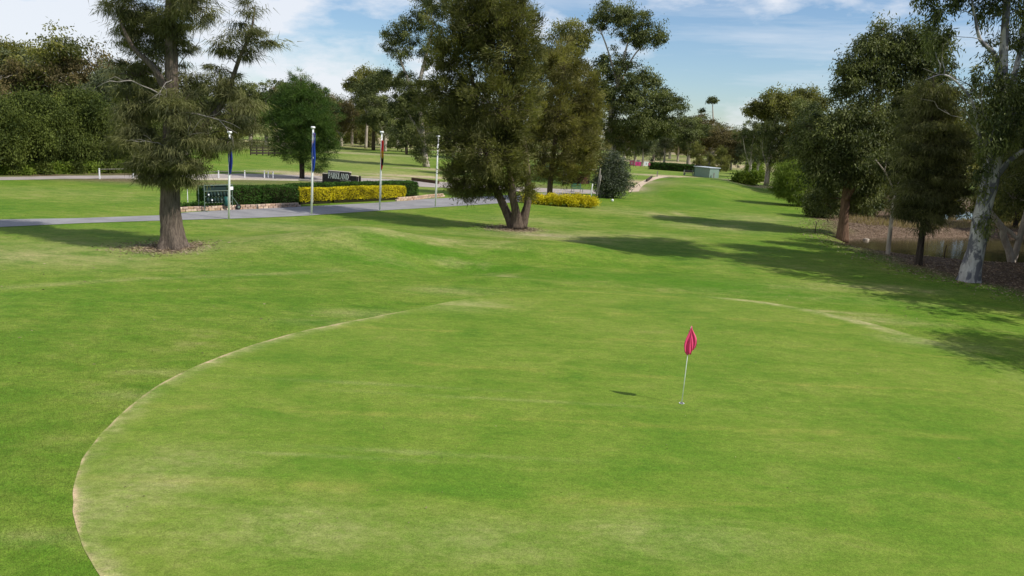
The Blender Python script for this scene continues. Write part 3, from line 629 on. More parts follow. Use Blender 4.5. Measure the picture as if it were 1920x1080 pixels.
ptree('river_gum', 'large gum with mottled white trunk and hanging leaf clumps on the pond bank', 'tree', (1816, 527),
      [[(1816, 527, 40, 0), (1822, 500, 34, 0), (1832, 460, 30, 0), (1842, 400, 28, 0), (1856, 340, 29, 0), (1866, 290, 26, 0), (1876, 220, 21, 0), (1880, 150, 16, .2), (1884, 60, 13, .3), (1890, -40, 10, .3), (1893, -110, 6, .3)],
       [(1856, 345, 12, 0), (1885, 310, 10, -.3), (1915, 285, 8, -.5), (1960, 262, 5, -.6)],
       [(1878, 180, 11, 0), (1866, 105, 8, -.2), (1838, 75, 6, -.4), (1828, 30, 4, -.4), (1820, -10, 2, -.4)],
       [(1872, 240, 11, 0), (1905, 130, 9, .4), (1918, 60, 7, .5), (1930, -30, 4, .5)],
       [(1850, 330, 7, -.3), (1836, 250, 6, -.9), (1822, 190, 5, -1.0), (1800, 160, 4, -1.0), (1770, 140, 3, -.9), (1735, 150, 2, -.8)]],
      [(1765, 20, 27, 27, -.4), (1800, -25, 32, 27, 0), (1745, -10, 18, 21, .2), (1780, 70, 18, 19, -.4), (1858, 15, 27, 26, .3), (1905, 20, 27, 27, .4), (1850, -60, 70, 40, 0), (1930, -60, 60, 50, .4), (1860, -125, 110, 50, .3, 130, 1.7), (1800, -105, 84, 42, -.5, 110, 1.9), (1915, -120, 100, 46, .5, 125, 1.9), (1850, -130, 96, 40, 0, 120, 1.9), (1780, -85, 60, 40, 1.6, 80, 1.5), (1955, -140, 80, 50, 2.0, 100, 1.5), (1900, 75, 19, 24, .3), (1862, 90, 11, 16, -.3),
       (1745, 70, 21, 24, -.2), (1765, 105, 21, 18, -.3), (1850, 150, 27, 27, -.9), (1880, 170, 32, 27, -1.2), (1850, 215, 27, 32, -1.4), (1900, 215, 29, 36, -1.2), (1860, 260, 24, 24, -1.5), (1848, 300, 13, 36, -1.0), (1890, 260, 24, 24, -1.0), (1835, 350, 9, 26, -.6, 12, .5), (1850, 415, 7, 21, -.9, 9, .5),
       (1930, 170, 32, 41, 0), (1950, 60, 32, 41, .5), (1985, 110, 41, 49, .4)],
      M['gum'], M['bark_gum'], leaves=118000, leaf=0.26, aspect=0.24, style='gum', clump=0.40, per=90, fill=0.3, flatten=1.3, limb=0.035, twigs=0.7, flare=0.18, sides=16,
      dead=[((1862, 300, -.6), (1770, 205, -1.8), .045), ((1850, 260, -1), (1835, 180, -1.9), .05), ((1870, 235, .3), (1730, 128, -.9), .045), ((1858, 325, -.5), (1845, 280, -1.6), .03)])

ptree('tall_gum', 'tall dense gum with reddish brown trunk at the end of the pond bank', 'tree', (1580, 451),
      [[(1580, 451, 22, 0), (1582, 415, 17, 0), (1586, 370, 15, 0), (1594, 320, 13, .2), (1615, 270, 11, .4), (1640, 215, 9, .5), (1652, 160, 7, .5), (1660, 100, 4, .5)],
       [(1586, 375, 10, -.2), (1604, 345, 8, -.4), (1618, 320, 7, -.6), (1640, 290, 4, -.8)],
       [(1600, 310, 9, .2), (1560, 270, 7, .2), (1530, 250, 4, 0)]],
      [(1680, 75, 55, 32, .8), (1640, 95, 42, 32, .6), (1600, 130, 34, 34, .3), (1590, 165, 32, 28, .2), (1640, 140, 44, 36, .8), (1700, 120, 44, 36, .5), (1740, 90, 40, 36, .4),
       (1590, 225, 34, 36, -.4), (1640, 220, 42, 40, -.4), (1605, 275, 54, 48, -.6), (1545, 275, 50, 48, .4), (1560, 325, 44, 30, 0), (1630, 320, 48, 42, -.3), (1680, 250, 44, 42, .2), (1620, 370, 30, 28, .8), (1545, 372, 26, 28, 2.0), (1710, 190, 44, 40, 1.0), (1740, 150, 40, 36, 1.0), (1520, 255, 32, 38, 1.5)],
      M['gum'], M['bark_red'], leaves=92000, leaf=0.27, aspect=0.30, style='gum', clump=0.66, per=110, fill=0.25, limb=0.03, twigs=0.35, flare=0.2, sides=12)

ptree('slender_gum', 'slender pale-trunked sapling gum on the bank between the reddish trunk and the dark she-oak', 'tree', (1665, 477),
      [[(1665, 477, 9, 0), (1667, 450, 8, 0), (1672, 410, 7, 0), (1678, 370, 6, 0), (1690, 335, 5, 0), (1706, 300, 3, .1)], [(1678, 365, 4, 0), (1664, 330, 3, -.2), (1642, 300, 2, -.4)]],
      [(1705, 310, 26, 22, .2), (1690, 345, 20, 16, .1), (1725, 285, 30, 24, .4), (1660, 300, 26, 20, .6)],
      M['gum'], M['bark_pale'], leaves=9000, leaf=0.24, aspect=0.22, style='gum', clump=0.5, per=60, twigs=0.4)
ptree('dark_sheoak', 'dark straight-stemmed she-oak with fine drooping foliage beside the white gum', 'tree', (1722, 497),
      [[(1722, 497, 15, 0), (1726, 460, 12, 0), (1731, 420, 11, 0), (1736, 360, 9, 0), (1742, 280, 7, 0), (1748, 200, 5, 0), (1750, 140, 2, 0)]],
      [(1750, 180, 40, 40, 0), (1740, 230, 50, 42, .3), (1755, 270, 56, 42, -.5), (1725, 300, 50, 38, .4), (1770, 320, 44, 34, -.4), (1735, 350, 48, 34, -.3), (1710, 385, 32, 26, .2), (1760, 385, 38, 28, 0), (1735, 410, 28, 20, -.4), (1785, 350, 26, 24, .3)],
      M['sheoak'], M['bark_dark'], leaves=56000, leaf=0.33, aspect=0.12, style='weep', clump=0.48, per=150, fill=0.2, limb=0.03, twigs=0.5)
ptree('leaning_gum', 'forked pale gum leaning over the pond, with a low bent limb', 'tree', (1898, 492),
      [[(1898, 492, 14, 0), (1892, 470, 13, 0), (1882, 445, 12, 0), (1880, 430, 12, 0), (1868, 412, 10, .1), (1856, 395, 8, .2), (1840, 370, 5, .4)],
       [(1900, 490, 12, .2), (1908, 460, 11, .3), (1920, 415, 10, .4), (1940, 340, 8, .4), (1960, 250, 6, .4), (1965, 150, 3, .4)],
       [(1908, 448, 8, .3), (1890, 432, 8, .6), (1862, 414, 6, .8)]],
      [(1955, 240, 60, 48, 1), (1935, 320, 46, 40, 1.2), (1980, 300, 50, 50, .6), (1940, 160, 60, 56, 1.4), (1900, 370, 34, 26, 1.5), (1990, 200, 50, 60, .6)],
      M['gum'], M['bark_pale'], leaves=24000, leaf=0.26, aspect=0.24, style='gum', clump=0.7, per=60, twigs=0.4)
# the tree whose shade falls on the right edge of the green; it stands beyond the frame
g_ = np.array([27.2, 21.8, 0.0]); g_[2] = h1(27.2, 21.8) - 0.12
grow('bank_gum', 'spreading gum outside the picture whose shade reaches the green', 'tree', g_, [[(0, 0, 0, .35), (0, .1, 3, .26), (.2, 0, 7, .2), (.1, .1, 11, .08)]],
     [((-.5, 0, 10.2), (2.4, 2.4, 1.6)), ((1.0, .5, 11.5), (2.4, 2.4, 1.8)), ((1.8, -.8, 8.5), (2.2, 2.2, 1.5)), ((-.8, .6, 8.0), (1.7, 1.7, 1.1)), ((2.5, 1.0, 9.8), (2.0, 2.0, 1.5))], M['gum'], M['bark_gum'], leaves=16000, leaf=0.3, aspect=.26, clump=.7, per=60, twigs=.3)

# ------------------------------------------------------------------ middle distance
ptree('green_pine', 'bright green pine with a straight dark trunk between the she-oak and the flagpoles', 'tree', (566, 335),
      [[(566, 335, 10, 0), (566, 300, 9, 0), (565, 240, 8, 0), (565, 180, 5, 0), (564, 145, 2, 0)]],
      [(562, 165, 34, 26, 0), (590, 180, 24, 20, 0), (545, 200, 50, 34, .5), (590, 215, 42, 36, -.6), (530, 240, 46, 34, 0), (570, 245, 50, 36, -1.2), (605, 255, 32, 30, 0), (545, 275, 40, 24, -.5), (596, 285, 28, 20, -.4), (600, 310, 20, 14, -.4), (615, 268, 24, 14, 0), (575, 290, 20, 20, -.9)],
      M['pine'], M['bark_dark'], leaves=72000, leaf=0.36, aspect=0.10, style='pine', clump=0.8, per=80, fill=0.3, limb=0.03, twigs=0.2)
ptree('cloud_gum', 'tall gum with rounded cloud-like leaf masses rising behind the three-stemmed tree', 'tree', (800, 313),
      [[(798, 313, 14, 0), (795, 280, 10, 0), (790, 230, 9, 0), (785, 170, 8, 0), (800, 100, 6, 0), (815, 40, 3, 0)], [(788, 200, 6, 0), (765, 150, 5, 0), (745, 95, 3, 0)], [(795, 265, 5, 0), (770, 220, 4, -.5), (745, 190, 2, -.5)]],
      [(745, 90, 26, 24, 0), (765, 60, 32, 28, 0), (735, 65, 18, 18, 0), (800, 30, 34, 34, .5), (830, 5, 38, 26, 0), (810, 90, 30, 44, 0), (740, 150, 22, 24, .8), (765, 165, 32, 34, 0), (715, 145, 16, 20, 0), (760, 220, 34, 34, .6), (795, 180, 36, 40, 0), (800, 240, 34, 34, 0), (745, 255, 24, 24, 0), (790, 285, 22, 22, -1.0), (760, 205, 30, 20, 0)],
      M['gum'], M['bark_pale'], leaves=62000, leaf=0.31, aspect=0.38, clump=.82, per=130, fill=0.35, limb=0.03, twigs=0.25)
ptree('umbrella_gum', 'tall gum with a high umbrella crown on thin bare limbs above a dense lower crown', 'tree', (1147, 345), 
      [[(1147, 345, 12, 0), (1147, 300, 10, 0), (1144, 250, 8, 0), (1146, 200, 7, 0), (1160, 150, 5, 0), (1172, 100, 4, 0), (1182, 60, 2, 0)], [(1160, 165, 4, 0), (1185, 110, 3, .4), (1212, 78, 2, .4)], [(1158, 160, 4, 0), (1140, 95, 3, -.4), (1125, 55, 2, -.4)], [(1150, 300, 6, .4), (1153, 275, 5, .5), (1150, 255, 2, .6)], [(1146, 215, 5, 0), (1165, 180, 4, .5), (1200, 150, 3, .6)]],
      [(1150, 22, 34, 22, 0), (1180, 40, 36, 24, 0), (1120, 40, 20, 16, 0), (1215, 65, 26, 22, 0), (1190, 70, 22, 14, .5), (1232, 72, 14, 14, 0), (1150, 120, 36, 28, .3), (1120, 170, 26, 44, .5), (1170, 170, 44, 34, .3), (1205, 160, 34, 32, .4), (1230, 190, 38, 36, .4), (1180, 215, 44, 36, -.3), (1140, 235, 30, 36, .6), (1215, 235, 36, 30, 0), (1255, 205, 24, 26, .6), (1170, 265, 30, 24, .6), (1245, 240, 24, 20, .4), (1270, 195, 14, 16, .5)],
      M['gum'], M['bark_pale'], Y=108, leaves=76000, leaf=0.31, aspect=0.38, clump=.76, per=130, fill=0.4, limb=0.025, twigs=0.25)
ptree('knobbly_gum', 'rounded gum crowns seen between the three-stemmed tree and the umbrella gum', 'tree', (1060, 345),
      [[(1060, 345, 12, 0), (1062, 280, 9, 0), (1062, 180, 7, 0), (1065, 100, 4, 0), (1070, 60, 2, 0)]],
      [(1070, 55, 34, 22, 0), (1050, 85, 30, 28, 0), (1085, 80, 22, 20, 0), (1095, 70, 14, 12, 0), (1040, 120, 34, 36, 0), (1075, 150, 36, 40, 0), (1095, 210, 30, 50, 0), (1050, 220, 40, 50, 0), (1080, 270, 40, 40, 0)],
      M['gum_yellow'], M['bark_pale'], Y=104, leaves=36000, leaf=0.31, aspect=0.38, clump=.8, per=130, fill=0.4, twigs=0.2)
ptree('round_bush', 'dark grey-green round bush beside the timber post', 'bush', (1148, 371),
      [[(1148, 371, 8, 0), (1148, 345, 6, 0), (1146, 315, 3, 0)]], [(1146, 325, 29, 34, 0), (1148, 345, 30, 24, 0), (1135, 348, 20, 22, -.4), (1160, 340, 16, 28, 0), (1145, 302, 20, 14, 0)],
      M['silver'], M['bark_dark'], leaves=20000, leaf=0.20, aspect=0.5, style='shrub', clump=0.6, per=50, fill=0.5, twigs=.2)
ptree('willow_bush', 'tall bright olive willowy bush at the edge of the fairway', 'bush', (1497, 386),
      [[(1497, 386, 7, 0), (1497, 360, 5, 0), (1492, 320, 2, 0)], [(1480, 380, 5, 1), (1478, 350, 3, 1), (1474, 325, 2, 1)]],
      [(1480, 325, 26, 26, .5), (1500, 340, 30, 26, 0), (1520, 352, 18, 22, 0), (1470, 350, 20, 22, 1), (1495, 362, 26, 18, -.5)],
      M['fresh'], M['bark_brown'], leaves=34000, leaf=0.42, aspect=0.09, style='weep', clump=0.7, per=70, fill=0.4, twigs=.2)
for px, py, lab, mt, r_ in [(1543, 408, 'dark low bush under the tall dense gum beside the litter bank', 'gum', 27), (1617, 405, 'dark bush behind the reddish gum trunk', 'gum', 26)]:
    ptree('dense_bush', lab, 'bush', (px, py), [[(px, py, 6, 0), (px, py - 20, 4, 0), (px, py - 40, 2, 0)]], [(px, py - 26, r_, 24, 0), (px + 6, py - 44, r_ * .8, 20, 0), (px - 8, py - 14, r_ * .7, 12, 0)], M[mt], M['bark_dark'], leaves=9000, leaf=0.26, aspect=0.4, style='shrub', clump=0.7, per=50, fill=0.4, twigs=.2)

# tall screen of trees along the road on the left
SCR = []
for k, (px, py, top, wd, extra) in enumerate([(-70, 331, 178, 66, 0), (5, 329, 184, 52, 0), (62, 327, 172, 48, 1), (118, 325, 190, 52, 0), (170, 324, 176, 48, 1), (222, 324, 194, 46, 0), (275, 323, 205, 44, 1)]):
    if k >= 3:
        o_ = copy_tree(SCR[(k * 2) % 3]); g_ = ground(px, py - 3); o_.location = (g_[0], g_[1], g_[2] - .1); o_.rotation_euler = (0, 0, 0.7 + 2.1 * k); q_ = (py - top) / 150 * 1.02; o_.scale = (.95, .95, q_ * (1.06 if k == 4 else 1)); continue
    hgt_ = py - top
    o_ = ptree('screen_tree', 'dense bright-topped screening tree in the tall row along the road', 'tree', (px, py - 3),
          [[(px, py - 3, 8, 0), (px + 3, py - 50, 6, 0), (px - 2, py - hgt_ * .7, 4, 0)], [(px + 8, py - 4, 5, .6), (px + 20, py - 60, 4, .8), (px + 22, py - 90, 2, .8)]],
          [(px, top + 30, wd * .62, 28, 0), (px - wd * .4, top + 42, wd * .5, 32, .6), (px + wd * .45, top + 40, wd * .5, 32, .4), (px, top + 72, wd * .8, 32, -.6), (px + wd * .3, top + 92, wd * .5, 26, -.8), (px - wd * .4, top + 96, wd * .5, 24, -.5), (px, top + 110, wd * .6, 18, .6)],
          M['lilly'], M['bark_dark'], group='screening trees along the road', leaves=26000, leaf=0.26, aspect=0.36, style='gum', clump=0.85, per=150, fill=0.55, flatten=1.0, twigs=.3)
    SCR.append(o_)
for k, px in enumerate(range(-40, 250, 20)):
    py = 327 - px * 0.016 + random.uniform(-1, 1); hh = random.uniform(10, 24)
    ptree('verge_shrub', 'low leafy shrub in the bed at the foot of the screening trees', 'shrub', (px, py), [[(px, py, 2, 0), (px, py - hh * .5, 1, 0)]],
          [(px, py - hh * .5, 13, hh * .55, 0), (px + 6, py - hh * .35, 10, hh * .4, 0)], M['fresh' if k % 3 else 'lilly'], M['bark_dark'], group='shrubs at the foot of the screening trees', leaves=1500, leaf=0.3, aspect=0.3, style='shrub', clump=0.4, per=40, fill=.5, twigs=0)

# ------------------------------------------------------------------ background trees: a few kinds, copied
def arche(kind, seed):
    random.seed(seed)
    rn = random.uniform
    if kind == 'umbrella':
        st = [[(0, 0, 0, .22), (.1, 0, 3, .17), (.3, .1, 5.5, .12), (.2, 0, 8, .05)], [(.2, 0, 4.2, .1), (-.8, .2, 6, .07), (-1.6, .2, 7.6, .03)], [(.3, .1, 5, .1), (1.2, -.2, 6.6, .06), (1.9, 0, 8, .03)]]
        bl = [((-1.6, .2, 8.0), (1.5, 1.5, .9)), ((.2, 0, 9.0), (1.8, 1.8, 1.0)), ((1.9, 0, 8.4), (1.5, 1.5, .9)), ((.9, -1.0, 7.6), (1.2, 1.2, .7)), ((-.5, 1.0, 7.4), (1.2, 1.2, .7))]
        return st, bl, 'gum_yellow', 'bark_pale', .42
    if kind == 'round':
        st = [[(0, 0, 0, .3), (0, 0, 2.2, .24), (.2, .1, 5, .15), (0, 0, 8, .05)], [(.1, 0, 2, .15), (1.5, .2, 4.2, .1), (2.2, .2, 6, .04)], [(0, 0, 2.3, .15), (-1.5, -.2, 4.5, .1), (-2.2, -.1, 6, .04)]]
        bl = [((rn(-2.6, 2.6), rn(-2.2, 2.2), rn(3.6, 8.2)), (rn(1.3, 2.0), rn(1.3, 2.0), rn(1.0, 1.5))) for _ in range(14)]
        return st, bl, 'gum', 'bark_pale', .42
    if kind == 'layer':
        st = [[(0, 0, 0, .26), (.2, 0, 3, .2), (-.1, .1, 6, .14), (.2, 0, 9.3, .04)], [(.1, 0, 4, .1), (1.2, 0, 5.4, .07), (1.9, .1, 6.6, .03)], [(0, 0, 5, .1), (-1.2, .3, 6.4, .06), (-1.7, .2, 7.4, .03)]]
        bl = [((rn(-1.9, 1.9) * (1.15 - z / 14), rn(-1.6, 1.6), z), (rn(.9, 1.5), rn(.9, 1.5), rn(.6, 1.0))) for z in [3.2, 3.9, 4.4, 5.0, 5.6, 6.2, 6.8, 7.4, 8.0, 8.5, 9.1, 9.5]]
        return st, bl, 'gum', 'bark_brown', .40
    if kind == 'brown':
        st = [[(0, 0, 0, .34), (0, 0, 1.8, .26), (.2, .1, 4.5, .16), (0, 0, 7.5, .05)], [(.1, 0, 1.7, .18), (1.6, .2, 3.6, .11), (2.6, .2, 5.2, .04)], [(0, 0, 1.9, .18), (-1.7, -.2, 3.8, .1), (-2.6, -.1, 5.2, .04)]]
        bl = [((rn(-3.1, 3.1), rn(-2.6, 2.6), rn(3.0, 7.6)), (rn(1.4, 2.2), rn(1.4, 2.2), rn(.9, 1.5))) for _ in range(14)]
        return st, bl, 'gum_brown', 'bark_pale', .42
    if kind == 'grey':
        st = [[(0, 0, 0, .3), (0, 0, 1.6, .22), (.2, .1, 4.5, .14), (0, 0, 7.5, .05)]]
        bl = [((rn(-2.6, 2.6), rn(-2.4, 2.4), rn(2.4, 8)), (rn(1.2, 1.9), rn(1.2, 1.9), rn(.9, 1.5))) for _ in range(14)]
        return st, bl, 'gum_grey', 'bark_pale', .42
    st = [[(0, 0, 0, .3), (0, 0, 2, .24), (.1, .1, 5, .15), (0, 0, 8.2, .05)]]
    bl = [((rn(-2.2, 2.2) * (1.2 - z / 13), rn(-2.2, 2.2) * (1.2 - z / 13), z), (rn(1.3, 2.0), rn(1.3, 2.0), rn(1.0, 1.5))) for z in [1.4, 1.8, 2.3, 2.8, 3.4, 4.1, 4.8, 5.5, 6.2, 6.9, 7.6, 8.3]]
    return st, bl, 'gum_yellow', 'bark_dark', .40
PROTO = {}
NAMEOF = {'umbrella': 'umbrella_topped_gum', 'round': 'round_gum', 'layer': 'layered_gum', 'brown': 'brown_gum', 'grey': 'grey_gum', 'bushy': 'bushy_gum'}
def bgtree(kind, px, by, ty, label, group, rz=0.0, wide=1.0, Y=None, var=0):
    if Y is None: g = ground(px, by)
    else:
        p = at_depth(px, by, Y); g = np.array([p[0], Y, h1(p[0], Y)])
    top = at_depth(px, ty, g[1]); s = max(1.0, (top[2] - g[2])) / 9.9
    key = (kind, var)
    if key not in PROTO:
        st, bl, lm, bm, lf = arche(kind, hash(kind) % 7 * 0 + sum(map(ord, kind)) + 17 * var)
        o = grow(NAMEOF[kind], label, 'tree', (0, 0, 0), st, bl, M[lm], M[bm], leaves=17000, leaf=lf * .58, aspect=.42, clump=.60, per=95, fill=.4, limb=.03, twigs=.25, twig_r=.022, sides=8)
        PROTO[key] = o
    else:
        o = copy_tree(PROTO[key])
    if s > 2.4: wide *= 0.9
    o.location = (g[0], g[1], g[2] - 0.1 * s); o.scale = (s * wide, s * wide, s); o.rotation_euler = (0, 0, rz)
    tag(o, label, 'tree', group); return o
ru = random.Random(5)
BGL = {'left': ('gum rising behind the tall screening row', 'gums behind the screening row'),
       'wood': ('gum in the wooded rise beyond the far sandy track', 'gums of the wooded rise beyond the lawn'),
       'far': ('gum far down the course beyond the clipped hedge and shed', 'gums far down the course'),
       'rt': ('gum on the far bank of the ponds', 'gums on the far bank of the ponds'),
       'hz': ('distant gum on the skyline', 'gums on the skyline')}
ADJ = {'umbrella': 'flat-topped', 'round': 'round-crowned', 'layer': 'tall layered', 'brown': 'broad brownish', 'grey': 'grey-green', 'bushy': 'dense bushy'}
def many(tag_, rows):
    lab, grp = BGL[tag_]
    for i, r in enumerate(rows):
        kind, px, by, ty = r[:4]; kw = r[4] if len(r) > 4 else {}
        bgtree(kind, px, by, ty, kw.pop('label', ADJ[kind] + ' ' + lab), kw.pop('grp', grp), rz=ru.uniform(0, 6.28), var=i % 2, **kw)
many('left', [('round', -60, 320, 75, dict(Y=112)), ('brown', 10, 318, 92, dict(Y=108)), ('grey', 68, 317, 84, dict(Y=116)), ('bushy', 125, 316, 42, dict(Y=112, wide=1.2)), ('brown', 178, 316, 66, dict(Y=114, wide=1.0)), ('umbrella', 35, 318, 78, dict(Y=122, wide=1.2)), ('grey', 215, 314, 105, dict(Y=104)), ('round', 260, 314, 110, dict(Y=118)), ('bushy', 300, 312, 120, dict(Y=112)), ('round', 350, 310, 140, dict(Y=120)), ('brown', -120, 320, 60, dict(Y=120))])
many('wood', [('round', 390, 295, 150, dict(Y=165)), ('bushy', 430, 290, 150, dict(Y=150)), ('round', 470, 288, 142, dict(Y=170)), ('brown', 500, 285, 148, dict(Y=180)), ('round', 530, 283, 138, dict(Y=170)), ('bushy', 560, 280, 135, dict(Y=190)), ('round', 590, 280, 152, dict(Y=180)), ('brown', 615, 275, 160, dict(Y=200)), ('brown', 640, 272, 172, dict(Y=210)), ('round', 660, 270, 178, dict(Y=230)), ('bushy', 690, 270, 175, dict(Y=215)), ('layer', 700, 280, 135, dict(Y=190)), ('round', 722, 281, 165, dict(Y=185)), ('layer', 763, 284, 170, dict(Y=170)), ('brown', 745, 275, 180, dict(Y=220)), ('bushy', 790, 276, 160, dict(Y=190)), ('grey', 850, 285, 150, dict(Y=170)), ('round', 900, 285, 150, dict(Y=170)), ('bushy', 960, 290, 150, dict(Y=160)), ('round', 1020, 292, 160, dict(Y=150)), ('grey', 1095, 300, 190, dict(Y=150)), ('round', 335, 300, 165, dict(Y=150)), ('umbrella', 686, 265, 128, dict(Y=200)), ('bushy', 445, 285, 168, dict(Y=205, wide=1.2)), ('brown', 520, 282, 160, dict(Y=215, wide=1.2)), ('bushy', 610, 276, 172, dict(Y=225, wide=1.2)), ('bushy', 668, 272, 188, dict(Y=240, wide=1.2)), ('brown', 720, 272, 186, dict(Y=245, wide=1.2)), ('bushy', 770, 276, 190, dict(Y=235, wide=1.2))])
many('far', [('grey', 1225, 303, 205, dict(Y=230)), ('brown', 1190, 307, 215, dict(Y=190)), ('grey', 1205, 306, 225, dict(Y=185)), ('grey', 1245, 305, 215, dict(Y=215)), ('round', 1290, 309, 208, dict(Y=205, wide=1.4)), ('brown', 1328, 310, 203, dict(Y=215, wide=1.45)), ('brown', 1358, 312, 226, dict(Y=195, wide=1.3)), ('bushy', 1328, 325, 283, dict(wide=.9)), ('bushy', 1362, 322, 288, dict(wide=.9)), ('round', 1270, 305, 225, dict(Y=240)), ('brown', 1370, 315, 245, dict(Y=200)), ('grey', 1398, 318, 250, dict(Y=190)), ('round', 1310, 305, 222, dict(Y=250, wide=1.2)), ('brown', 1255, 300, 228, dict(Y=270, wide=1.2)), ('bushy', 1345, 306, 240, dict(Y=240, wide=1.2)), ('grey', 1225, 298, 232, dict(Y=290, wide=1.2)), ('round', 1380, 310, 248, dict(Y=260, wide=1.2)), ('bushy', 1290, 300, 244, dict(Y=300, wide=1.3)), ('brown', 1170, 300, 220, dict(Y=250, wide=1.2)), ('round', 1420, 322, 240, dict(Y=170)), ('bushy', 1180, 300, 236, dict(Y=300, wide=1.45)), ('bushy', 1212, 300, 246, dict(Y=330, wide=1.45)), ('bushy', 1240, 300, 240, dict(Y=310, wide=1.45)), ('bushy', 1268, 300, 250, dict(Y=340, wide=1.45)), ('bushy', 1300, 300, 246, dict(Y=320, wide=1.45)), ('bushy', 1330, 300, 250, dict(Y=350, wide=1.45)), ('bushy', 1362, 300, 256, dict(Y=320, wide=1.45)), ('bushy', 1395, 300, 258, dict(Y=300, wide=1.45)), ('bushy', 1415, 300, 262, dict(Y=260, wide=1.45)), ('bushy', 1150, 300, 236, dict(Y=280, wide=1.45)), ('bushy', 1305, 318, 262, dict(Y=188)), ('bushy', 1350, 320, 270, dict(Y=182, wide=1.1)),
             ('umbrella', 1436, 340, 168, dict(Y=128, wide=1.0)), ('umbrella', 1482, 342, 162, dict(Y=132, wide=.8)), ('round', 1440, 338, 210, dict(Y=126, wide=.75)), ('layer', 1505, 345, 190, dict(Y=118)), ('round', 1405, 330, 215, dict(Y=150, wide=.8)), ('bushy', 1475, 345, 205, dict(Y=124, wide=.8)), ('round', 1530, 352, 195, dict(Y=112, wide=.9))])
many('rt', [('bushy', 1560, 365, 190, dict(Y=105)), ('round', 1600, 368, 170, dict(Y=108)), ('bushy', 1650, 372, 165, dict(Y=100)), ('round', 1700, 375, 140, dict(Y=104)), ('bushy', 1745, 372, 190, dict(Y=96)), ('round', 1790, 375, 150, dict(Y=100)), ('brown', 1690, 352, 220, dict(Y=140)), ('bushy', 1840, 392, 200, dict(Y=88)), ('round', 1890, 395, 160, dict(Y=90)), ('bushy', 1940, 398, 180, dict(Y=86)), ('round', 1990, 400, 130, dict(Y=88)), ('bushy', 1905, 415, 250, dict(Y=74, wide=.9)), ('layer', 2050, 430, 60, dict(Y=70)), ('bushy', 1640, 392, 318, dict(Y=80, wide=1.1)), ('bushy', 1690, 400, 330, dict(Y=78, wide=1.1)), ('bushy', 1750, 398, 322, dict(Y=82, wide=1.1)), ('bushy', 1850, 405, 335, dict(Y=80, wide=1.2)), ('bushy', 1910, 410, 330, dict(Y=84, wide=1.2))])
for i, (x_, y_, h_, kd) in enumerate([(32.5, 33.0, 15, 'round'), (31.2, 37.6, 19, 'bushy'), (35, 40.5, 18, 'round'), (37.5, 45.5, 16, 'round'), (46, 42, 17, 'bushy'), (53, 51, 16, 'round'), (60, 61, 17, 'bushy'), (44.5, 50.5, 12, 'layer'), (50, 36, 15, 'brown')]):
    o_ = copy_tree(PROTO[(kd, 0)]) if (kd, 0) in PROTO else copy_tree(PROTO[(kd, 1)])
    o_.location = (x_, y_, h1(x_, y_) - .15); o_.scale = (h_ / 10, h_ / 10, h_ / 10); o_.rotation_euler = (0, 0, i * 1.3)
    tag(o_, ADJ[kd] + ' gum beyond the right bank that shades the pond', 'tree', 'gums shading the pond from beyond the frame')
hz = []
for px in range(-300, 2300, 52):
    yh = 244.85 + (px - 960) * math.tan(ROLL)
    hz.append((ru.choice(['round', 'bushy', 'brown', 'grey']), px + ru.uniform(-20, 20), yh + 22, yh - ru.uniform(24, 46), dict(Y=ru.uniform(330, 460), wide=1.35)))
many('hz', hz)
random.seed(11)
ptree('lone_gum', 'lone thin gum whose small flat crown pokes above the far trees', 'tree', (1336, 300), [[(1338, 300, 5, 0), (1338, 260, 4, 0), (1337, 220, 2.5, 0), (1336, 196, 1.5, 0)]], [(1336, 187, 8, 4, 0), (1331, 189, 5, 3, 0), (1341, 188, 5, 3, 0), (1318, 207, 5, 4, 1.5)], M['gum'], M['bark_pale'], Y=255, leaves=1800, leaf=.5, aspect=.45, clump=.7, per=60, fill=.3, twigs=.2)
for px, by, rx, ry, lab in [(655, 262, 24, 17, 'bright green rounded tree beyond the far sandy track'), (665, 268, 28, 11, 'low bright green spreading bush beyond the far sandy track'), (1395, 345, 20, 10, 'low bright green shrub bed beside the tee'), (1420, 340, 12, 9, 'small leafy shrub behind the white marker box'), (735, 274, 6, 6, 'small dark round shrub on the far sandy track'), (1415, 325, 16, 12, 'fresh green bush below the distant umbrella gums'), (640, 250, 12, 10, 'pale feathery shrub beside the bright green tree')]:
    ptree('leafy_shrub', lab, 'shrub', (px, by), [[(px, by, 3, 0), (px, by - ry * .8, 2, 0)]], [(px, by - ry, rx * .8, ry, 0), (px - rx * .4, by - ry * .8, rx * .6, ry * .8, 0), (px + rx * .5, by - ry * .8, rx * .55, ry * .75, 0)], M['fresh'], M['bark_dark'], leaves=3500, leaf=0.42, aspect=.5, style='shrub', clump=.8, per=45, fill=.5, twigs=0)

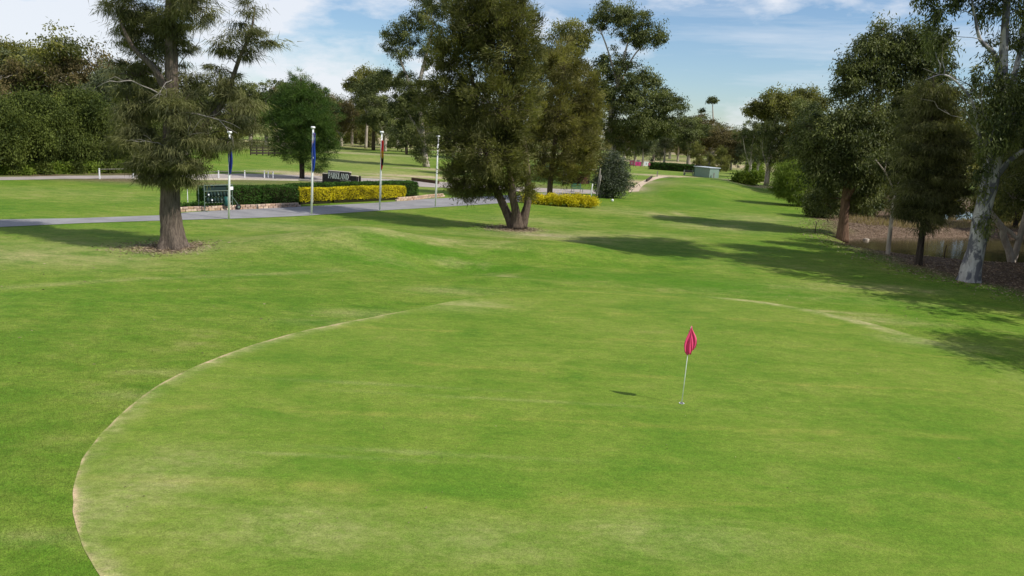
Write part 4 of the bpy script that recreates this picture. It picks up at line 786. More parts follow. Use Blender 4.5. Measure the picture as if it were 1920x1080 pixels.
# ------------------------------------------------------------------ clipped hedges, wall
def hedge(name, label, a, b, thick, hgt, leafm, leaf=0.10, dens=420, cat='hedge', group=None, foot=0.06, offset=0.0, lift=0.0, round_=0.10):
    a, b = np.array(a), np.array(b); d = b - a; Ln = np.hypot(*d); rot = math.atan2(d[1], d[0]); nrmv = np.array([-d[1], d[0]]) / Ln
    a = a + nrmv * offset; b = b + nrmv * offset
    mid = (a + b) / 2 + nrmv * thick / 2
    z0 = min(h1(*a), h1(*b)) + lift
    root = empty(name, (mid[0], mid[1], z0), rot); tag(root, label, cat, group)
    m = MB(); m.box((0, 0, hgt * .47), (Ln * .985, thick * .86, hgt * .90)); m.build('stems', M['core'], root)
    # leaves on the faces
    P = []
    for face, ar in (('f', Ln * hgt), ('b', Ln * hgt), ('t', Ln * thick), ('l', thick * hgt), ('r', thick * hgt)):
        n = int(ar * dens); u, v = rng.random(n), rng.random(n)
        if face in 'fb': q = np.stack([(u - .5) * Ln, np.full(n, (-.5 if face == 'f' else .5) * thick), foot + v * (hgt - foot)], -1)
        elif face == 't': q = np.stack([(u - .5) * Ln, (v - .5) * thick, np.full(n, hgt)], -1)
        else: q = np.stack([np.full(n, (-.5 if face == 'l' else .5) * Ln), (u - .5) * thick, foot + v * (hgt - foot)], -1)
        P.append(q)
    P = np.concatenate(P)
    bulge = 0.07 * (vnoise(P[:, 0] * 1.0 + 31 * hgt, P[:, 2] * 1.0 + P[:, 1], 0.7) + vnoise(P[:, 0] + 9, P[:, 2] + P[:, 1], 0.25))
    c = np.array([0, 0, hgt * .5]); rel = P - c
    k = np.maximum(np.abs(rel[:, 2]) / (hgt / 2), 0) * np.maximum(np.abs(rel[:, 1]) / (thick / 2), np.abs(rel[:, 0]) / (Ln / 2))
    P = P + nrm(rel * np.array([.15, 1, 1])) * (bulge - round_ * k ** 6 + rng.normal(size=len(P)) * .028)[:, None]
    P[:, 2] = np.maximum(P[:, 2], 0.03)
    tone = np.clip(0.5 + 1.1 * vnoise(P[:, 0] + 5, P[:, 2] * 1.2 + P[:, 1], 0.5) + 0.3 * rng.normal(size=len(P)), 0, 1)
    D = nrm(nrm(P - c) * .7 + rvec(len(P)) + np.array([0, 0, .3]))
    Vv = leaf_geo(P, D, leaf * rng.uniform(.6, 1.4, len(P)), leaf * .6 * rng.uniform(.7, 1.3, len(P)))
    link('foliage', fast_mesh('foliage', Vv, 4, leafm, tone), root)
    return root
W2 = lambda px, py: ground(px, py)[:2]
A0, A1, A2, A3 = W2(384, 388), W2(489, 386), W2(494, 386), W2(560, 384)
hedge('clipped_hedge', 'dark green clipped hedge behind the wheeled rack', A0, A1, 1.5, 1.42, M['clip'])
hedge('clipped_hedge', 'short dark green clipped hedge block beside the golden hedge', A2, A3, 1.5, 1.42, M['clip'])
B0, B1, B2, B3 = W2(563, 384), W2(622, 381.5), W2(626, 381), W2(760, 374)
hedge('golden_hedge', 'shorter block of bright golden clipped hedge behind the blue flag pole', B0, B1, 0.85, 1.22, M['gold'], foot=.26)
hedge('golden_hedge', 'longer block of bright golden clipped hedge with browning end', B2, B3, 0.85, 1.22, M['gold'], foot=.26)
hedge('clipped_hedge', 'long dark green clipped hedge running behind the golden hedge', W2(562, 381), W2(797, 369.5), 1.3, 1.38, M['clip'], offset=0.9)
hedge('clipped_hedge', 'long low clipped hedge far down the course beside the shed', W2(1218, 317.5), W2(1300, 323.5), 1.6, 1.55, M['clip'], leaf=.22, dens=70)
# golden low bushes right of the centre tree
for k, (px, py, rx, ry) in enumerate([(995, 381, 14, 8), (1015, 383, 13, 8), (1037, 385, 15, 9), (1062, 387, 16, 10), (1085, 388, 17, 10.5), (1105, 389, 14, 9)]):
    ptree('golden_bush', 'low golden bush in the clump right of the three-stemmed tree', 'bush', (px, py), [[(px, py, 3, 0), (px, py - ry * .8, 2, 0)]],
          [(px, py - ry, rx, ry, 0), (px - rx * .4, py - ry * 1.1, rx * .6, ry * .8, .4), (px + rx * .4, py - ry * .8, rx * .6, ry * .8, -.3)], M['gold'], M['bark_dark'], group='golden bushes right of the three-stemmed tree', leaves=3000, leaf=0.15, aspect=.5, style='shrub', clump=.35, per=40, fill=.5, twigs=0, lift=.5)
for k, (px, py) in enumerate([(348, 393), (362, 391), (374, 390)]):
    ptree('wall_creeper', 'low green creeper spilling over the end of the stone edging', 'plant', (px, py), [[(px, py, 2, 0), (px, py - 4, 1, 0)]], [(px, py - 4, 9, 6, 0), (px + 5, py - 2, 7, 5, 0)], M['clip'], M['bark_dark'], group='creeper on the stone edging', leaves=1500, leaf=.12, aspect=.6, style='shrub', clump=.25, per=30, twigs=0)
stone = [plain('stone_%d' % i, c, 0.9, 0.15, 0.2, 9, 0, 0.4) for i, c in enumerate([(0.46, 0.31, 0.21), (0.54, 0.38, 0.27), (0.42, 0.30, 0.23), (0.58, 0.44, 0.33)])]
def stone_wall(name, label, px_pts, courses, bh=0.17, bl=0.42):
    P = [ground(*p) for p in px_pts]; root = empty(name, P[0]); tag(root, label, 'wall')
    meshes = []
    for i in range(8):
        m = MB(); m.box((0, 0, 0), (bl * random.uniform(.9, .985), 0.24, bh * .93)); me_ = m.build('stone', stone[i % 4], root)
        bm = bmesh.new(); bm.from_mesh(me_.data); bmesh.ops.bevel(bm, geom=bm.edges[:], offset=.018, segments=1, affect='EDGES')
        for v in bm.verts: v.co += Vector((random.uniform(-.012, .012), random.uniform(-.015, .015), random.uniform(-.008, .008)))
        bm.to_mesh(me_.data); bm.free(); meshes.append(me_.data); bpy.data.objects.remove(me_)
    XYp = np.array([p[:2] for p in P]); s = np.concatenate([[0], np.cumsum(np.linalg.norm(np.diff(XYp, axis=0), axis=1))])
    for c in range(courses):
        u = bl / 2 * (c % 2) + .02
        while u < s[-1]:
            x, y = np.interp(u, s, XYp[:, 0]), np.interp(u, s, XYp[:, 1]); x2, y2 = np.interp(u + .2, s, XYp[:, 0]), np.interp(u + .2, s, XYp[:, 1])
            if u + .2 <= s[-1]: ang = math.atan2(y2 - y, x2 - x)
            o = bpy.data.objects.new('stone', random.choice(meshes)); col.objects.link(o); o.parent = root
            o.location = (x - P[0][0], y - P[0][1], h1(x, y) - P[0][2] + bh * (c + .42)); o.rotation_euler = (0, 0, ang + random.uniform(-.03, .03)); u += bl
stone_wall('stone_edging', 'low pinkish stone edging in front of the dark green hedges', [(330, 398), (360, 396), (420, 394), (490, 391), (562, 387.5)], 2)
stone_wall('stone_edging', 'low pinkish stone edging curving past the end of the golden hedge', [(745, 377), (775, 375), (805, 371), (830, 369)], 2)

# ------------------------------------------------------------------ flagstick on the green
g = ground(1278, 757)
root = empty('golf_flagstick', (g[0], g[1], g[2] + 0.014)); tag(root, 'white flagstick with a limp pink flag standing in the hole on the green', 'flagstick')
lean = np.array([0.035, 0.0])
m = MB(); m.tube([(0, 0, -.05), (lean[0] * .5, 0, 1.0), (lean[0], 0, 2.02)], [.011, .010, .008], 8); m.build('pole', M['white'], root, True)
pink = leafmat('pink_nylon', (0.82, 0.085, 0.21), (0.82, 0.085, 0.21), 0.22, 0.6, 0.2)
pk = pink.node_tree; pk.nodes['Mix.001' if 'Mix.001' in pk.nodes else 'Mix'].inputs[7].default_value = (1, 1, 1, 1)
m = MB(); nu, nv = 72, 22
prof = [(0, .006), (.12, .030), (.30, .066), (.48, .105), (.64, .135), (.78, .150), (.90, .150), (1.0, .142)]
pt, pr = zip(*prof); amp = [0.10, -.92, .35, -.70, 1.22, .30, 1.05]
for i in range(nu + 1):
    u = i / nu * (len(amp) - 1); k = min(int(u), len(amp) - 2); t_ = u - k; e_ = t_ * t_ * (3 - 2 * t_)
    sx_ = amp[k] * (1 - e_) + amp[k + 1] * e_
    hem = 1.315 + 0.12 * abs(sx_) ** 2 + .02 * math.sin(k * 2.1)
    for j in range(nv + 1):
        f = j / nv; z = 2.04 - (2.04 - hem) * f; r = float(np.interp(f, pt, pr))
        m.v.append(Vector((lean[0] * z / 2.02 + .012 + sx_ * r + .012 * math.sin(f * 7 + k), -.075 * f + .020 * u * f - .030 * math.sin(t_ * math.pi * 3.2 + k) * min(1, f * 1.6), z + .015 * math.sin(u * 9) * f)))
for i in range(nu):
    for j in range(nv):
        m.f.append((i * (nv + 1) + j, i * (nv + 1) + j + 1, (i + 1) * (nv + 1) + j + 1, (i + 1) * (nv + 1) + j)); m.m.append(0)
fo = m.build('flag', pink, root, True); fo.modifiers.new('thickness', 'SOLIDIFY').thickness = .003
hc = MB(); bk = []
for i, (r, z) in enumerate([(.054, .003), (.068, .003)]):
    for k in range(20):
        th = 2 * math.pi * k / 20; hc.v.append(Vector((math.cos(th) * r, math.sin(th) * r, z)))
for k in range(20):
    k2 = (k + 1) % 20; hc.f.append((k, 20 + k, 20 + k2, k2)); hc.m.append(0)
b0 = len(hc.v); hc.v += [Vector((math.cos(2 * math.pi * k / 20) * .054, math.sin(2 * math.pi * k / 20) * .054, .002)) for k in range(20)]
hc.f.append(tuple(b0 + k for k in range(20))); hc.m.append(1)
cup = hc.build('hole_cup', [M['white'], plain('hole_dark', (.01, .012, .008), .9)]); cup.location = (g[0], g[1], g[2] + .016)
tag(cup, 'white rimmed golf hole around the foot of the flagstick', 'golf hole')

# ------------------------------------------------------------------ flagpoles
blue = plain('flag_navy', (0.010, 0.022, 0.16), .7, .2, .1, 8); red = plain('flag_red', (0.55, 0.025, 0.03), .7, .2, .1, 8)
yel = plain('flag_yellow', (0.75, 0.50, 0.02), .7, .2, .05); blk = plain('flag_black', (.012, .012, .012), .7); wht = plain('flag_white', (.75, .75, .75), .7)
lblue = plain('flag_blue', (0.015, 0.05, 0.30), .7, .2, .1, 8)
def flagpole(px, py, tpx, tpy, label, flag=None):
    g = ground(px, py); top = at_depth(tpx, tpy, g[1]); hgt = top[2] - g[2]; dx = top[0] - g[0]
    root = empty('flagpole', g); tag(root, label, 'flagpole', None)
    P = lambda z: (dx * z / hgt, 0, z)
    m = MB(); m.tube([P(-.1), P(hgt * .5), P(hgt * .52), P(hgt * .98)], [.068, .063, .054, .048], 12); m.build('pole', M['white'], root, True)
    m = MB(); m.tube([P(hgt * .975), P(hgt * .985), P(hgt)], [.10, .16, .13], 12); m.build('cap', M['white'], root, True)
    m = MB(); q = P(1.0); m.box((q[0] + .085, 0, 1.0), (.03, .05, .2)); m.build('cleat', M['kerb'], root)
    m = MB(); a, b = Vector(P(1.0)) + Vector((.10, -.02, 0)), Vector(P(hgt * .97)) + Vector((.08, -.02, 0)); m.tube([a, b], [.006, .006], 4); m.build('rope', M['white'], root)
    if flag:
        z1, z0, wmax, kind, mats = flag
        nu, nv = 24, 26; me = MB()
        for j in range(nv + 1):
            f = j / nv; z = z1 - (z1 - z0) * f
            wd = wmax * (0.25 + .75 * math.sin(math.pi * min(1, .18 + f * .74)) ** .8) * (1 if f < .93 else 1 - (f - .93) * 5)
            for i in range(nu + 1):
                u = i / nu; q = P(z)
                ph = u * math.pi * 5 + f * 2.0
                me.v.append(Vector((q[0] + .05 + wd * (u * .8 - .25) + .02 * math.sin(f * 9 + 2 * u), -.05 - .07 * math.sin(ph) * (0.4 + f * .6) - .02 * u, z - .25 * u * wd + .03 * math.sin(ph))))
        for j in range(nv):
            for i in range(nu):
                me.f.append((j * (nu + 1) + i, j * (nu + 1) + i + 1, (j + 1) * (nu + 1) + i + 1, (j + 1) * (nu + 1) + i))
                u, f = i / nu, j / nv; mi = 0
                if kind == 'ensign':
                    if f < .26 and u < .75: mi = 1 if (i + j) % 5 in (0, 1) or abs(u - .35) < .1 else (2 if (i + 2 * j) % 7 == 0 else 0)
                    elif (abs(f - .62) < .03 and abs(u - .45) < .07) or (abs(f - .80) < .02 and abs(u - .6) < .05): mi = 1
                elif kind == 'tri':
                    if (f - .46) ** 2 / .022 + (u - .52) ** 2 / .09 < 1: mi = 1
                    elif f > .50 and f < .82 and u > .30: mi = 2
                elif kind == 'state':
                    if f < .2 and (i + j) % 6 == 0: mi = 1
                me.m.append(mi)
        o = me.build('flag', mats, root, True)
        sm = o.modifiers.new('thickness', 'SOLIDIFY'); sm.thickness = 0.006
    return root
flagpole(429, 411, 430.5, 246, 'white flagpole with a dark blue flag in front of the wheeled rack', (5.2, 2.9, .28, 'state', [blue, wht]))
flagpole(584, 403.5, 587, 237, 'white flagpole with a limp navy flag with white star, by the golden hedge', (5.75, 3.05, .27, 'ensign', [lblue, wht, red]))
flagpole(712, 394.5, 716, 246, 'white flagpole with a limp red, yellow and black flag', (5.35, 3.15, .24, 'tri', [red, yel, blk]))
flagpole(816, 388.5, 822, 254, 'white flagpole without a flag beside the three-stemmed tree', None)

# ------------------------------------------------------------------ wheeled rack beside the path
steel = plain('green_steel', (0.12, 0.17, 0.13), .5, .4, .15, 10); rubber = plain('black_rubber', (.018, .018, .02), .85); teal = plain('teal_bin', (.012, .085, .07), .5, .4); dkgr = plain('dark_bag', (.012, .03, .026), .8)
p0, p1 = ground(384, 396.5), ground(447, 393.5)
d = p1[:2] - p0[:2]; Ln = float(np.hypot(*d)); rt = math.atan2(d[1], d[0])
root = empty('wheeled_rack', p0, rt); tag(root, 'green steel wheeled rack hung with dark bags and a teal bin beside the path', 'rack')
Lr = Ln * .82
for x in (0, Lr):
    m = MB(); m.tube([(x, 0, 0.02 if x == 0 else .30), (x, 0, 1.85)], [.03, .03], 6); m.build('post', steel, root)
m = MB(); m.tube([(0, .75, .02), (0, .75, 1.75)], [.028, .028], 6); m.build('post', steel, root)
for z in (1.78, 1.38, 1.0, .58):
    m = MB(); m.tube([(0, 0, z), (Lr, 0, z)], [.026, .026], 6); m.build('rail', steel, root)
m = MB(); m.tube([(0, 0, 1.7), (0, .75, 1.7)], [.024, .024], 6); m.build('rail', steel, root)
m = MB(); m.box((0, .1, .03), (.10, .9, .05)); m.build('foot', steel, root)
m = MB(); m.tube([(Lr, 0, .95), (Ln * .97, 0, .45), (Ln, 0, .22)], [.025, .025, .025], 6); m.build('fork', steel, root)
def wheel(x, y, r=.2):
    m = MB(); prof = [(-.05, r * .8), (-.05, r), (.05, r), (.05, r * .8)]
    m.tube([(x, y + a, r) for a, _ in [(-.055, 0), (-.03, 0), (.03, 0), (.055, 0)]], [r * .85, r, r, r * .85], 18); wo = m.build('wheel', rubber, root, True)
    m = MB(); m.tube([(x, y - .062, r), (x, y + .062, r)], [r * .45, r * .45], 14); m.build('rim', steel, wo)
wheel(Ln, 0); wheel(Lr * .80, .5)
m = MB(); m.tube([(Lr * .8, -.1, .2), (Lr * .8, .55, .2)], [.02, .02], 6); m.build('axle', steel, root)
m = MB(); m.tube([(Lr * .8, .2, .2), (Lr * .82, .1, .58)], [.02, .02], 6); m.build('strut', steel, root)
for r_, z in enumerate((1.34, .96)):
    for k in range(7):
        x = .22 + k * (Lr - .4) / 7.0
        m = MB(); m.tube([(x, -.03, z), (x + .01, -.04, z - .05), (x + .01, -.05, z - .20), (x, -.05, z - .34)], [.03, .085, .11, .085], 7, rough=.12)
        b_ = m.build('bag', dkgr, root, True)
        if k % 3 == r_:
            m = MB(); m.box((x + .01, -.155, z - .18), (.09, .02, .10)); m.build('tag', M['white'] if k % 4 == r_ else steel, b_)
m = MB(); m.tube([(Lr * .78, -.05, .30), (Lr * .78, -.05, .40), (Lr * .78, -.05, .98)], [.12, .20, .24], 12); m.build('bin', teal, root, True)
m = MB(); m.box((Lr - .10, -.08, 1.55), (.24, .04, .22)); m.build('notice', M['white'], root)
m = MB(); m.box((Lr * .4, .12, 1.58), (Lr * .85, .05, .34)); m.build('back_panel', dkgr, root)

# ------------------------------------------------------------------ entrance sign with lettering
signm = plain('sign_dark', (0.028, 0.024, 0.026), .6, .3, .15, 5); capm = plain('sign_cap', (.60, .52, .42), .85)
def strokes(text):
    """capital letters drawn as strokes with small serifs: list of (x0,y0,x1,y1,w), width"""
    T, t_ = .17, .07
    def arc(cx, cyy, rx, ry, a0, a1, n=8): 
        q = [(cx + rx * math.cos(R(a0 + (a1 - a0) * i / n)), cyy + ry * math.sin(R(a0 + (a1 - a0) * i / n))) for i in range(n + 1)]
        return [(*a, *b, T) for a, b in zip(q[:-1], q[1:])]
    sf = lambda x, y: (x - .12, y, x + .12, y, .05)
    Ld = {'P': ([(.15, 0, .15, 1, T), sf(.15, 0), sf(.12, 1), (.15, 1, .38, 1, t_), (.15, .46, .38, .46, t_)] + arc(.38, .73, .22, .27, -90, 90), .68),
          'A': ([(.05, 0, .40, 1, t_), (.40, 1, .76, 0, T), (.2, .34, .62, .34, t_), sf(.06, 0), sf(.76, 0)], .80),
          'R': ([(.15, 0, .15, 1, T), sf(.15, 0), sf(.12, 1), (.15, 1, .38, 1, t_), (.15, .50, .38, .50, t_), (.34, .5, .72, 0, T), sf(.74, 0)] + arc(.38, .75, .22, .25, -90, 90), .78),
          'K': ([(.15, 0, .15, 1, T), sf(.15, 0), sf(.15, 1), (.2, .42, .64, 1, t_), (.32, .56, .70, 0, T), sf(.64, 1), sf(.72, 0)], .80),
          'L': ([(.15, 0, .15, 1, T), sf(.15, 0), sf(.15, 1), (.15, .02, .6, .02, t_), (.6, 0, .6, .2, .06)], .68),
          'N': ([(.12, 0, .12, 1, t_), (.12, 1, .74, 0, T), (.74, 0, .74, 1, t_), sf(.12, 0), sf(.08, 1), sf(.74, 1)], .88),
          'D': ([(.15, 0, .15, 1, T), (.12, 1, .38, 1, t_), (.12, 0, .38, 0, t_), sf(.12, 1), sf(.12, 0)] + arc(.36, .5, .36, .5, -90, 90, 10), .82)}
    return [Ld[c] for c in text]
gA, gB = ground(606, 342.0), ground(670, 347.5)
mid = (gA + gB) / 2; dd = gB[:2] - gA[:2]; Ls = float(np.hypot(*dd)); rt = math.atan2(dd[1], dd[0])
root = empty('entrance_sign', (mid[0], mid[1], mid[2]), rt); tag(root, 'dark stepped entrance sign with white PARKLAND lettering behind the hedges', 'sign')
m = MB(); m.box((0, 0, .45), (Ls, .34, 1.0)); m.build('side_panel', signm, root)
m = MB(); m.box((-.01 * Ls, -.06, .62), (.62 * Ls, .40, 1.34)); m.build('centre_panel', signm, root)
for x, wz, y_, z_ in ((-.01 * Ls, .63 * Ls, -.03, 1.32), (-.41 * Ls, .19 * Ls, 0.01, .975), (.41 * Ls, .19 * Ls, 0.01, .975)):
    m = MB(); m.box((x, y_ + .02, z_), (wz, .42, .06)); m.build('coping', capm, root)
LT = strokes('PARKLAND'); tot = sum(w_ + .06 for _, w_ in LT); fw = .60 * Ls; sx = fw / tot; hh = .56; x0 = -.31 * Ls
for (st, w_), ch in zip(LT, 'PARKLAND'):
    m = MB()
    for xa, ya, xb, yb, tk in st:
        a, b = Vector((x0 + xa * sx, ya * hh)), Vector((x0 + xb * sx, yb * hh)); d_ = b - a
        if d_.length < 1e-6: continue
        n_ = Vector((-d_.y, d_.x)).normalized() * tk * sx * .62; e_ = d_.normalized() * .005
        q = [a - n_ - e_, b - n_ + e_, b + n_ + e_, a + n_ - e_]; bidx = len(m.v)
        for y_ in (-.286, -.262):
            for p in q: m.v.append(Vector((p.x, y_ - .0004 * len(m.f) / 6, .54 + p.y)))
        for f_ in ((0, 1, 2, 3), (7, 6, 5, 4), (0, 4, 5, 1), (1, 5, 6, 2), (2, 6, 7, 3), (3, 7, 4, 0)): m.f.append(tuple(bidx + i for i in f_)); m.m.append(0)
    m.build('letter', wht, root); x0 += (w_ + .06) * sx
m = MB()
for k in range(9): m.box((-.29 * Ls + k * .062 * 2.6, -.27, 1.19), (.10, .02, .075))
m.build('small_lettering', plain('lettering_grey', (.45, .43, .45), .7), root)
m = MB()
for k in range(9): m.box((.06 * Ls + k * .062 * 2.4, -.27, .42), (.09, .02, .06))
m.build('small_lettering', plain('lettering_grey_low', (.45, .43, .45), .7), root)
g = ground(674.5, 347.8); m = MB(); m.tube([(0, 0, -.1), (0, 0, .9), (0, 0, 1.0)], [.13, .13, .10], 10); o = m.build('bollard', plain('dark_timber', (.02, .016, .012), .9), None, True); o.location = g
tag(o, 'short dark timber bollard beside the entrance sign', 'bollard')
# navy board with white emblem behind the she-oak
gA, gB = ground(252, 329), ground(283, 330); mid = (gA + gB) / 2; dd = gB[:2] - gA[:2]; Ls = float(np.hypot(*dd)); rt = math.atan2(dd[1], dd[0])
root = empty('notice_board', mid, rt); tag(root, 'navy notice board with a white round emblem behind the she-oak', 'sign')
m = MB(); m.box((0, 0, .92), (Ls, .08, .85)); m.build('board', plain('board_navy', (.012, .022, .05), .5), root)
for x in (-.42, .42):
    m = MB(); m.box((x * Ls, .06, .35), (.08, .08, .9)); m.build('leg', signm, root)
m = MB(); nn = 20
for r_ in (.14, .25):
    for k in range(nn): m.v.append(Vector((-.25 * Ls + math.cos(2 * math.pi * k / nn) * r_ * .8, -.046, .95 + math.sin(2 * math.pi * k / nn) * r_)))
for k in range(nn): m.f.append((k, nn + k, nn + (k + 1) % nn, (k + 1) % nn)); m.m.append(0)
m.build('emblem', wht, root)
m = MB()
m.tube([(.0 * Ls, -.05, .86), (.05 * Ls, -.05, .98), (.1 * Ls, -.05, .86), (.16 * Ls, -.05, 1.06), (.19 * Ls, -.05, .87), (.28 * Ls, -.05, .92), (.38 * Ls, -.05, .86)], [.05, .06, .05, .06, .05, .03, .02], 5); m.build('script_mark', wht, root)

# ------------------------------------------------------------------ rails along the road
def rail_fence(label, px_pts, post_px, hgt=.75, rail=True):
    P = [ground(*p) for p in px_pts]; root = empty('rail_fence', P[0]); tag(root, label, 'fence')
    for pp in post_px:
        g_ = ground(*pp) - P[0]; m = MB(); m.box((g_[0], g_[1], g_[2] + hgt / 2 - .05), (.09, .09, hgt + .12)); m.build('post', M['white'], root)
    for a, b in zip(P[:-1], P[1:]):
        m = MB(); m.tube([Vector(a - P[0]) + Vector((0, -.06, hgt - .08)), Vector(b - P[0]) + Vector((0, -.06, hgt - .08))], [.022, .022], 6); m.build('rail', M['deadwood'], root)
rail_fence('low white rail fence along the road beside the screening trees', [(187, 335.5), (250, 334), (300, 334)], [(187, 335.5), (250, 334), (300, 334)], 1.0)
rail_fence('low white rail fence along the road behind the hedges', [(385, 336.5), (410, 334), (459, 333.5), (496, 334), (512, 335)], [(410, 334), (459, 333.5), (496, 334), (503, 334), (512, 335)], .8)
for px, py, ht, lab in [(352, 379, 1.0, 'thin white marker stake on the lawn left of the dark hedge'), (1409, 345, 1.9, 'grey post with a white box beside the tee')]:
    g = ground(px, py); root = empty('marker_post', g); tag(root, lab, 'post')
    m = MB(); m.tube([(0, 0, -.05), (0, 0, ht * .5), (0, 0, ht)], [.03, .03, .025], 6); m.build('shaft', M['white'] if ht < 1.5 else M['deadwood'], root)
    if ht > 1.5: m = MB(); m.box((-.35, -.05, ht * .72), (.55, .3, .5)); m.build('box', M['white'], root)
g = ground(1107.5, 373); m = MB(); m.tube([(0, 0, -.1), (.03, 0, .9), (.08, 0, 1.55), (.08, 0, 1.6)], [.06, .06, .06, .04], 10); o = m.build('white_post', M['white'], None, True); o.location = g; tag(o, 'plain white post behind the golden bushes', 'post')
g = ground(1118, 372); root = empty('timber_post', g); tag(root, 'weathered split timber post leaning against the grey-green round bush', 'post')
m = MB(); m.tube([(0, 0, -.1), (.08, 0, 1.0), (.16, .05, 2.2), (.20, .05, 3.2)], [.09, .085, .09, .06], 8, rough=.1); m.build('post', M['deadwood'], root, True)
m = MB(); m.tube([(.12, -.05, .7), (.24, -.05, 1.7), (.34, 0, 2.5)], [.05, .08, .04], 6, rough=.15); m.build('split_limb', M['deadwood'], root, True)
g = ground(1148, 378); m = MB()
m.tube([(0, 0, -.03), (0, 0, .04), (0, 0, .16), (0, 0, .24), (0, 0, .27)], [.04, .10, .14, .10, .03], 12); o = m.build('tee_marker', M['white'], None, True); o.location = g; tag(o, 'small round white marker on the grass right of the golden bushes', 'tee marker')
# timber sleeper rail by the track
a, b = ground(773, 338.5), ground(822, 345); m = MB(); dd = b - a; mid = (a + b) / 2
m.box((0, 0, .17), (float(np.hypot(dd[0], dd[1])), .3, .40)); m.box((0, -.155, .17), (float(np.hypot(dd[0], dd[1])) * .98, .02, .03)); o = m.build('timber_sleeper', plain('brown_timber', (.10, .065, .04), .9, .1, .3, 4), None); o.location = mid; o.rotation_euler = (0, 0, math.atan2(dd[1], dd[0]))
tag(o, 'long brown timber sleeper lying on the grass behind the flagless pole', 'sleeper')

# green seat and pale canopy glimpsed behind the centre tree
g = ground(1082, 361); root = empty('garden_seat', g, .5); tag(root, 'small green metal garden seat on the road edge behind the golden bushes', 'seat')
for k in range(3):
    m = MB(); m.box((0, -.2 + k * .17, .45), (1.4, .13, .04)); m.build('seat_slat', teal, root)
    m = MB(); m.box((0, .3 + .03 * k, .62 + k * .16), (1.4, .04, .11)); m.build('back_slat', teal, root)
for x in (-.6, .6):
    m = MB(); m.tube([(x, -.22, 0), (x, -.22, .44)], [.03, .03], 6); m.build('leg', steel, root)
    m = MB(); m.tube([(x, .28, 0), (x, .29, .5), (x, .38, 1.05)], [.03, .03, .03], 6); m.build('leg', steel, root)
g = ground(1085, 346); root = empty('shelter', g, .3); tag(root, 'low shelter with a pale roof half hidden behind the three-stemmed tree', 'shelter')
m = MB(); m.box((0, 0, 2.12), (4.2, 2.4, .12)); m.build('roof', plain('pale_roof', (.62, .60, .52), .6), root)
for x in (-1.9, 1.9):
    for y in (-1, 1):
        m = MB(); m.box((x, y, 1.02), (.12, .12, 2.08)); m.build('post', M['bark_dark'], root)
m = MB(); m.box((0, 1.05, .75), (3.7, .08, 1.4)); m.build('back_wall', plain('shelter_maroon', (.075, .022, .022), .8), root)

# ------------------------------------------------------------------ things by the far tee
gA, gB = ground(1301, 330.5), ground(1329.5, 333.5); mid = (gA + gB) / 2; dd = gB[:2] - gA[:2]; Ls = float(np.hypot(*dd)); rt = math.atan2(dd[1], dd[0])
root = empty('shed', (mid[0], mid[1], mid[2]), rt); tag(root, 'small pale green metal shed with a pale skillion roof behind the tee', 'shed')
shedm = plain('shed_green', (.20, .285, .23), .6, .3, .06, 3); roofm = plain('shed_roof', (.55, .60, .64), .45, .4, .05, 3)
Hs = (at_depth(1302, 313, mid[1])[2] - mid[2])
m = MB(); m.box((0, 1.1, Hs / 2), (Ls, 2.2, Hs)); m.build('wall', shedm, root)
m = MB(); m.box((0, 1.1, Hs + .06), (Ls + .3, 2.6, .11)); m.build('roof', roofm, root)
for k in range(9):
    m = MB(); m.box((-.45 * Ls + k * .9 * Ls / 8, -.014, Hs / 2), (.05, .03, Hs * .98)); m.build('rib', shedm, root)
m = MB(); m.box((-Ls / 2 + .05, -.03, Hs / 2), (.10, .09, Hs)); m.build('corner_trim', plain('trim_dark', (.10, .14, .12), .6), root)
def board_sign(px, py, w_, h_, mat, label, mark=None, legs=.35, rz=0.0):
    g = ground(px, py); root = empty('tee_sign', g, rz); tag(root, label, 'sign')
    m = MB(); m.box((0, 0, legs + h_ / 2), (w_, .06, h_)); m.build('board', mat, root)
    for s_ in (-.38, .38):
        m = MB(); m.box((s_ * w_, .05, (legs + h_ * .3) / 2), (.06, .05, legs + h_ * .3 + .1)); m.build('leg', signm, root)
    if mark: m = MB(); m.box((-.04 * w_, -.034, legs + h_ * .5), (w_ * .16, .02, h_ * .45), 0); m.build('mark', mark, root)
pinks = plain('sign_pink', (.60, .05, .22), .6); mar = plain('sign_maroon', (.25, .06, .10), .6); greys = plain('sign_grey', (.30, .28, .30), .6)
board_sign(1184.5, 312.5, 1.1, 1.05, mar, 'small maroon board sign at the far tee beside the grey one', greys)
board_sign(1194.5, 308.5, 1.2, .8, greys, 'small grey board sign standing behind the bright pink one')
board_sign(1196, 313.5, 1.35, .85, pinks, 'bright pink board sign at the far tee', mar)
board_sign(1211.5, 313.5, 1.15, 1.0, M['white'], 'white board sign with a faint grey mark beside the person in pink', greys, .3)
# person in pink: one continuous body grown from a skeleton
g = ground(1216.0, 318.6)
root = empty('person', g, -.35); tag(root, 'person in a pink top and black trousers standing beside the white board sign', 'person')
me_ = bpy.data.meshes.new('body')
J = [((0, 0, .93), .13), ((0, 0, 1.15), .125), ((0, 0, 1.36), .15), ((0, 0, 1.47), .055), ((0, -.01, 1.56), .085), ((0, -.02, 1.66), .09),
     ((.18, 0, 1.38), .055), ((.24, -.05, 1.12), .042), ((.20, -.2, .98), .032), ((.19, -.26, .93), .035), ((-.18, 0, 1.38), .055), ((-.23, .03, 1.12), .042), ((-.22, -.04, .90), .032), ((-.22, -.06, .82), .035),
     ((.09, 0, .86), .095), ((.11, -.02, .48), .062), ((.11, .02, .09), .042), ((.12, -.12, .04), .038), ((-.09, 0, .86), .095), ((-.11, .02, .48), .062), ((-.12, .05, .09), .042), ((-.13, -.09, .04), .038)]
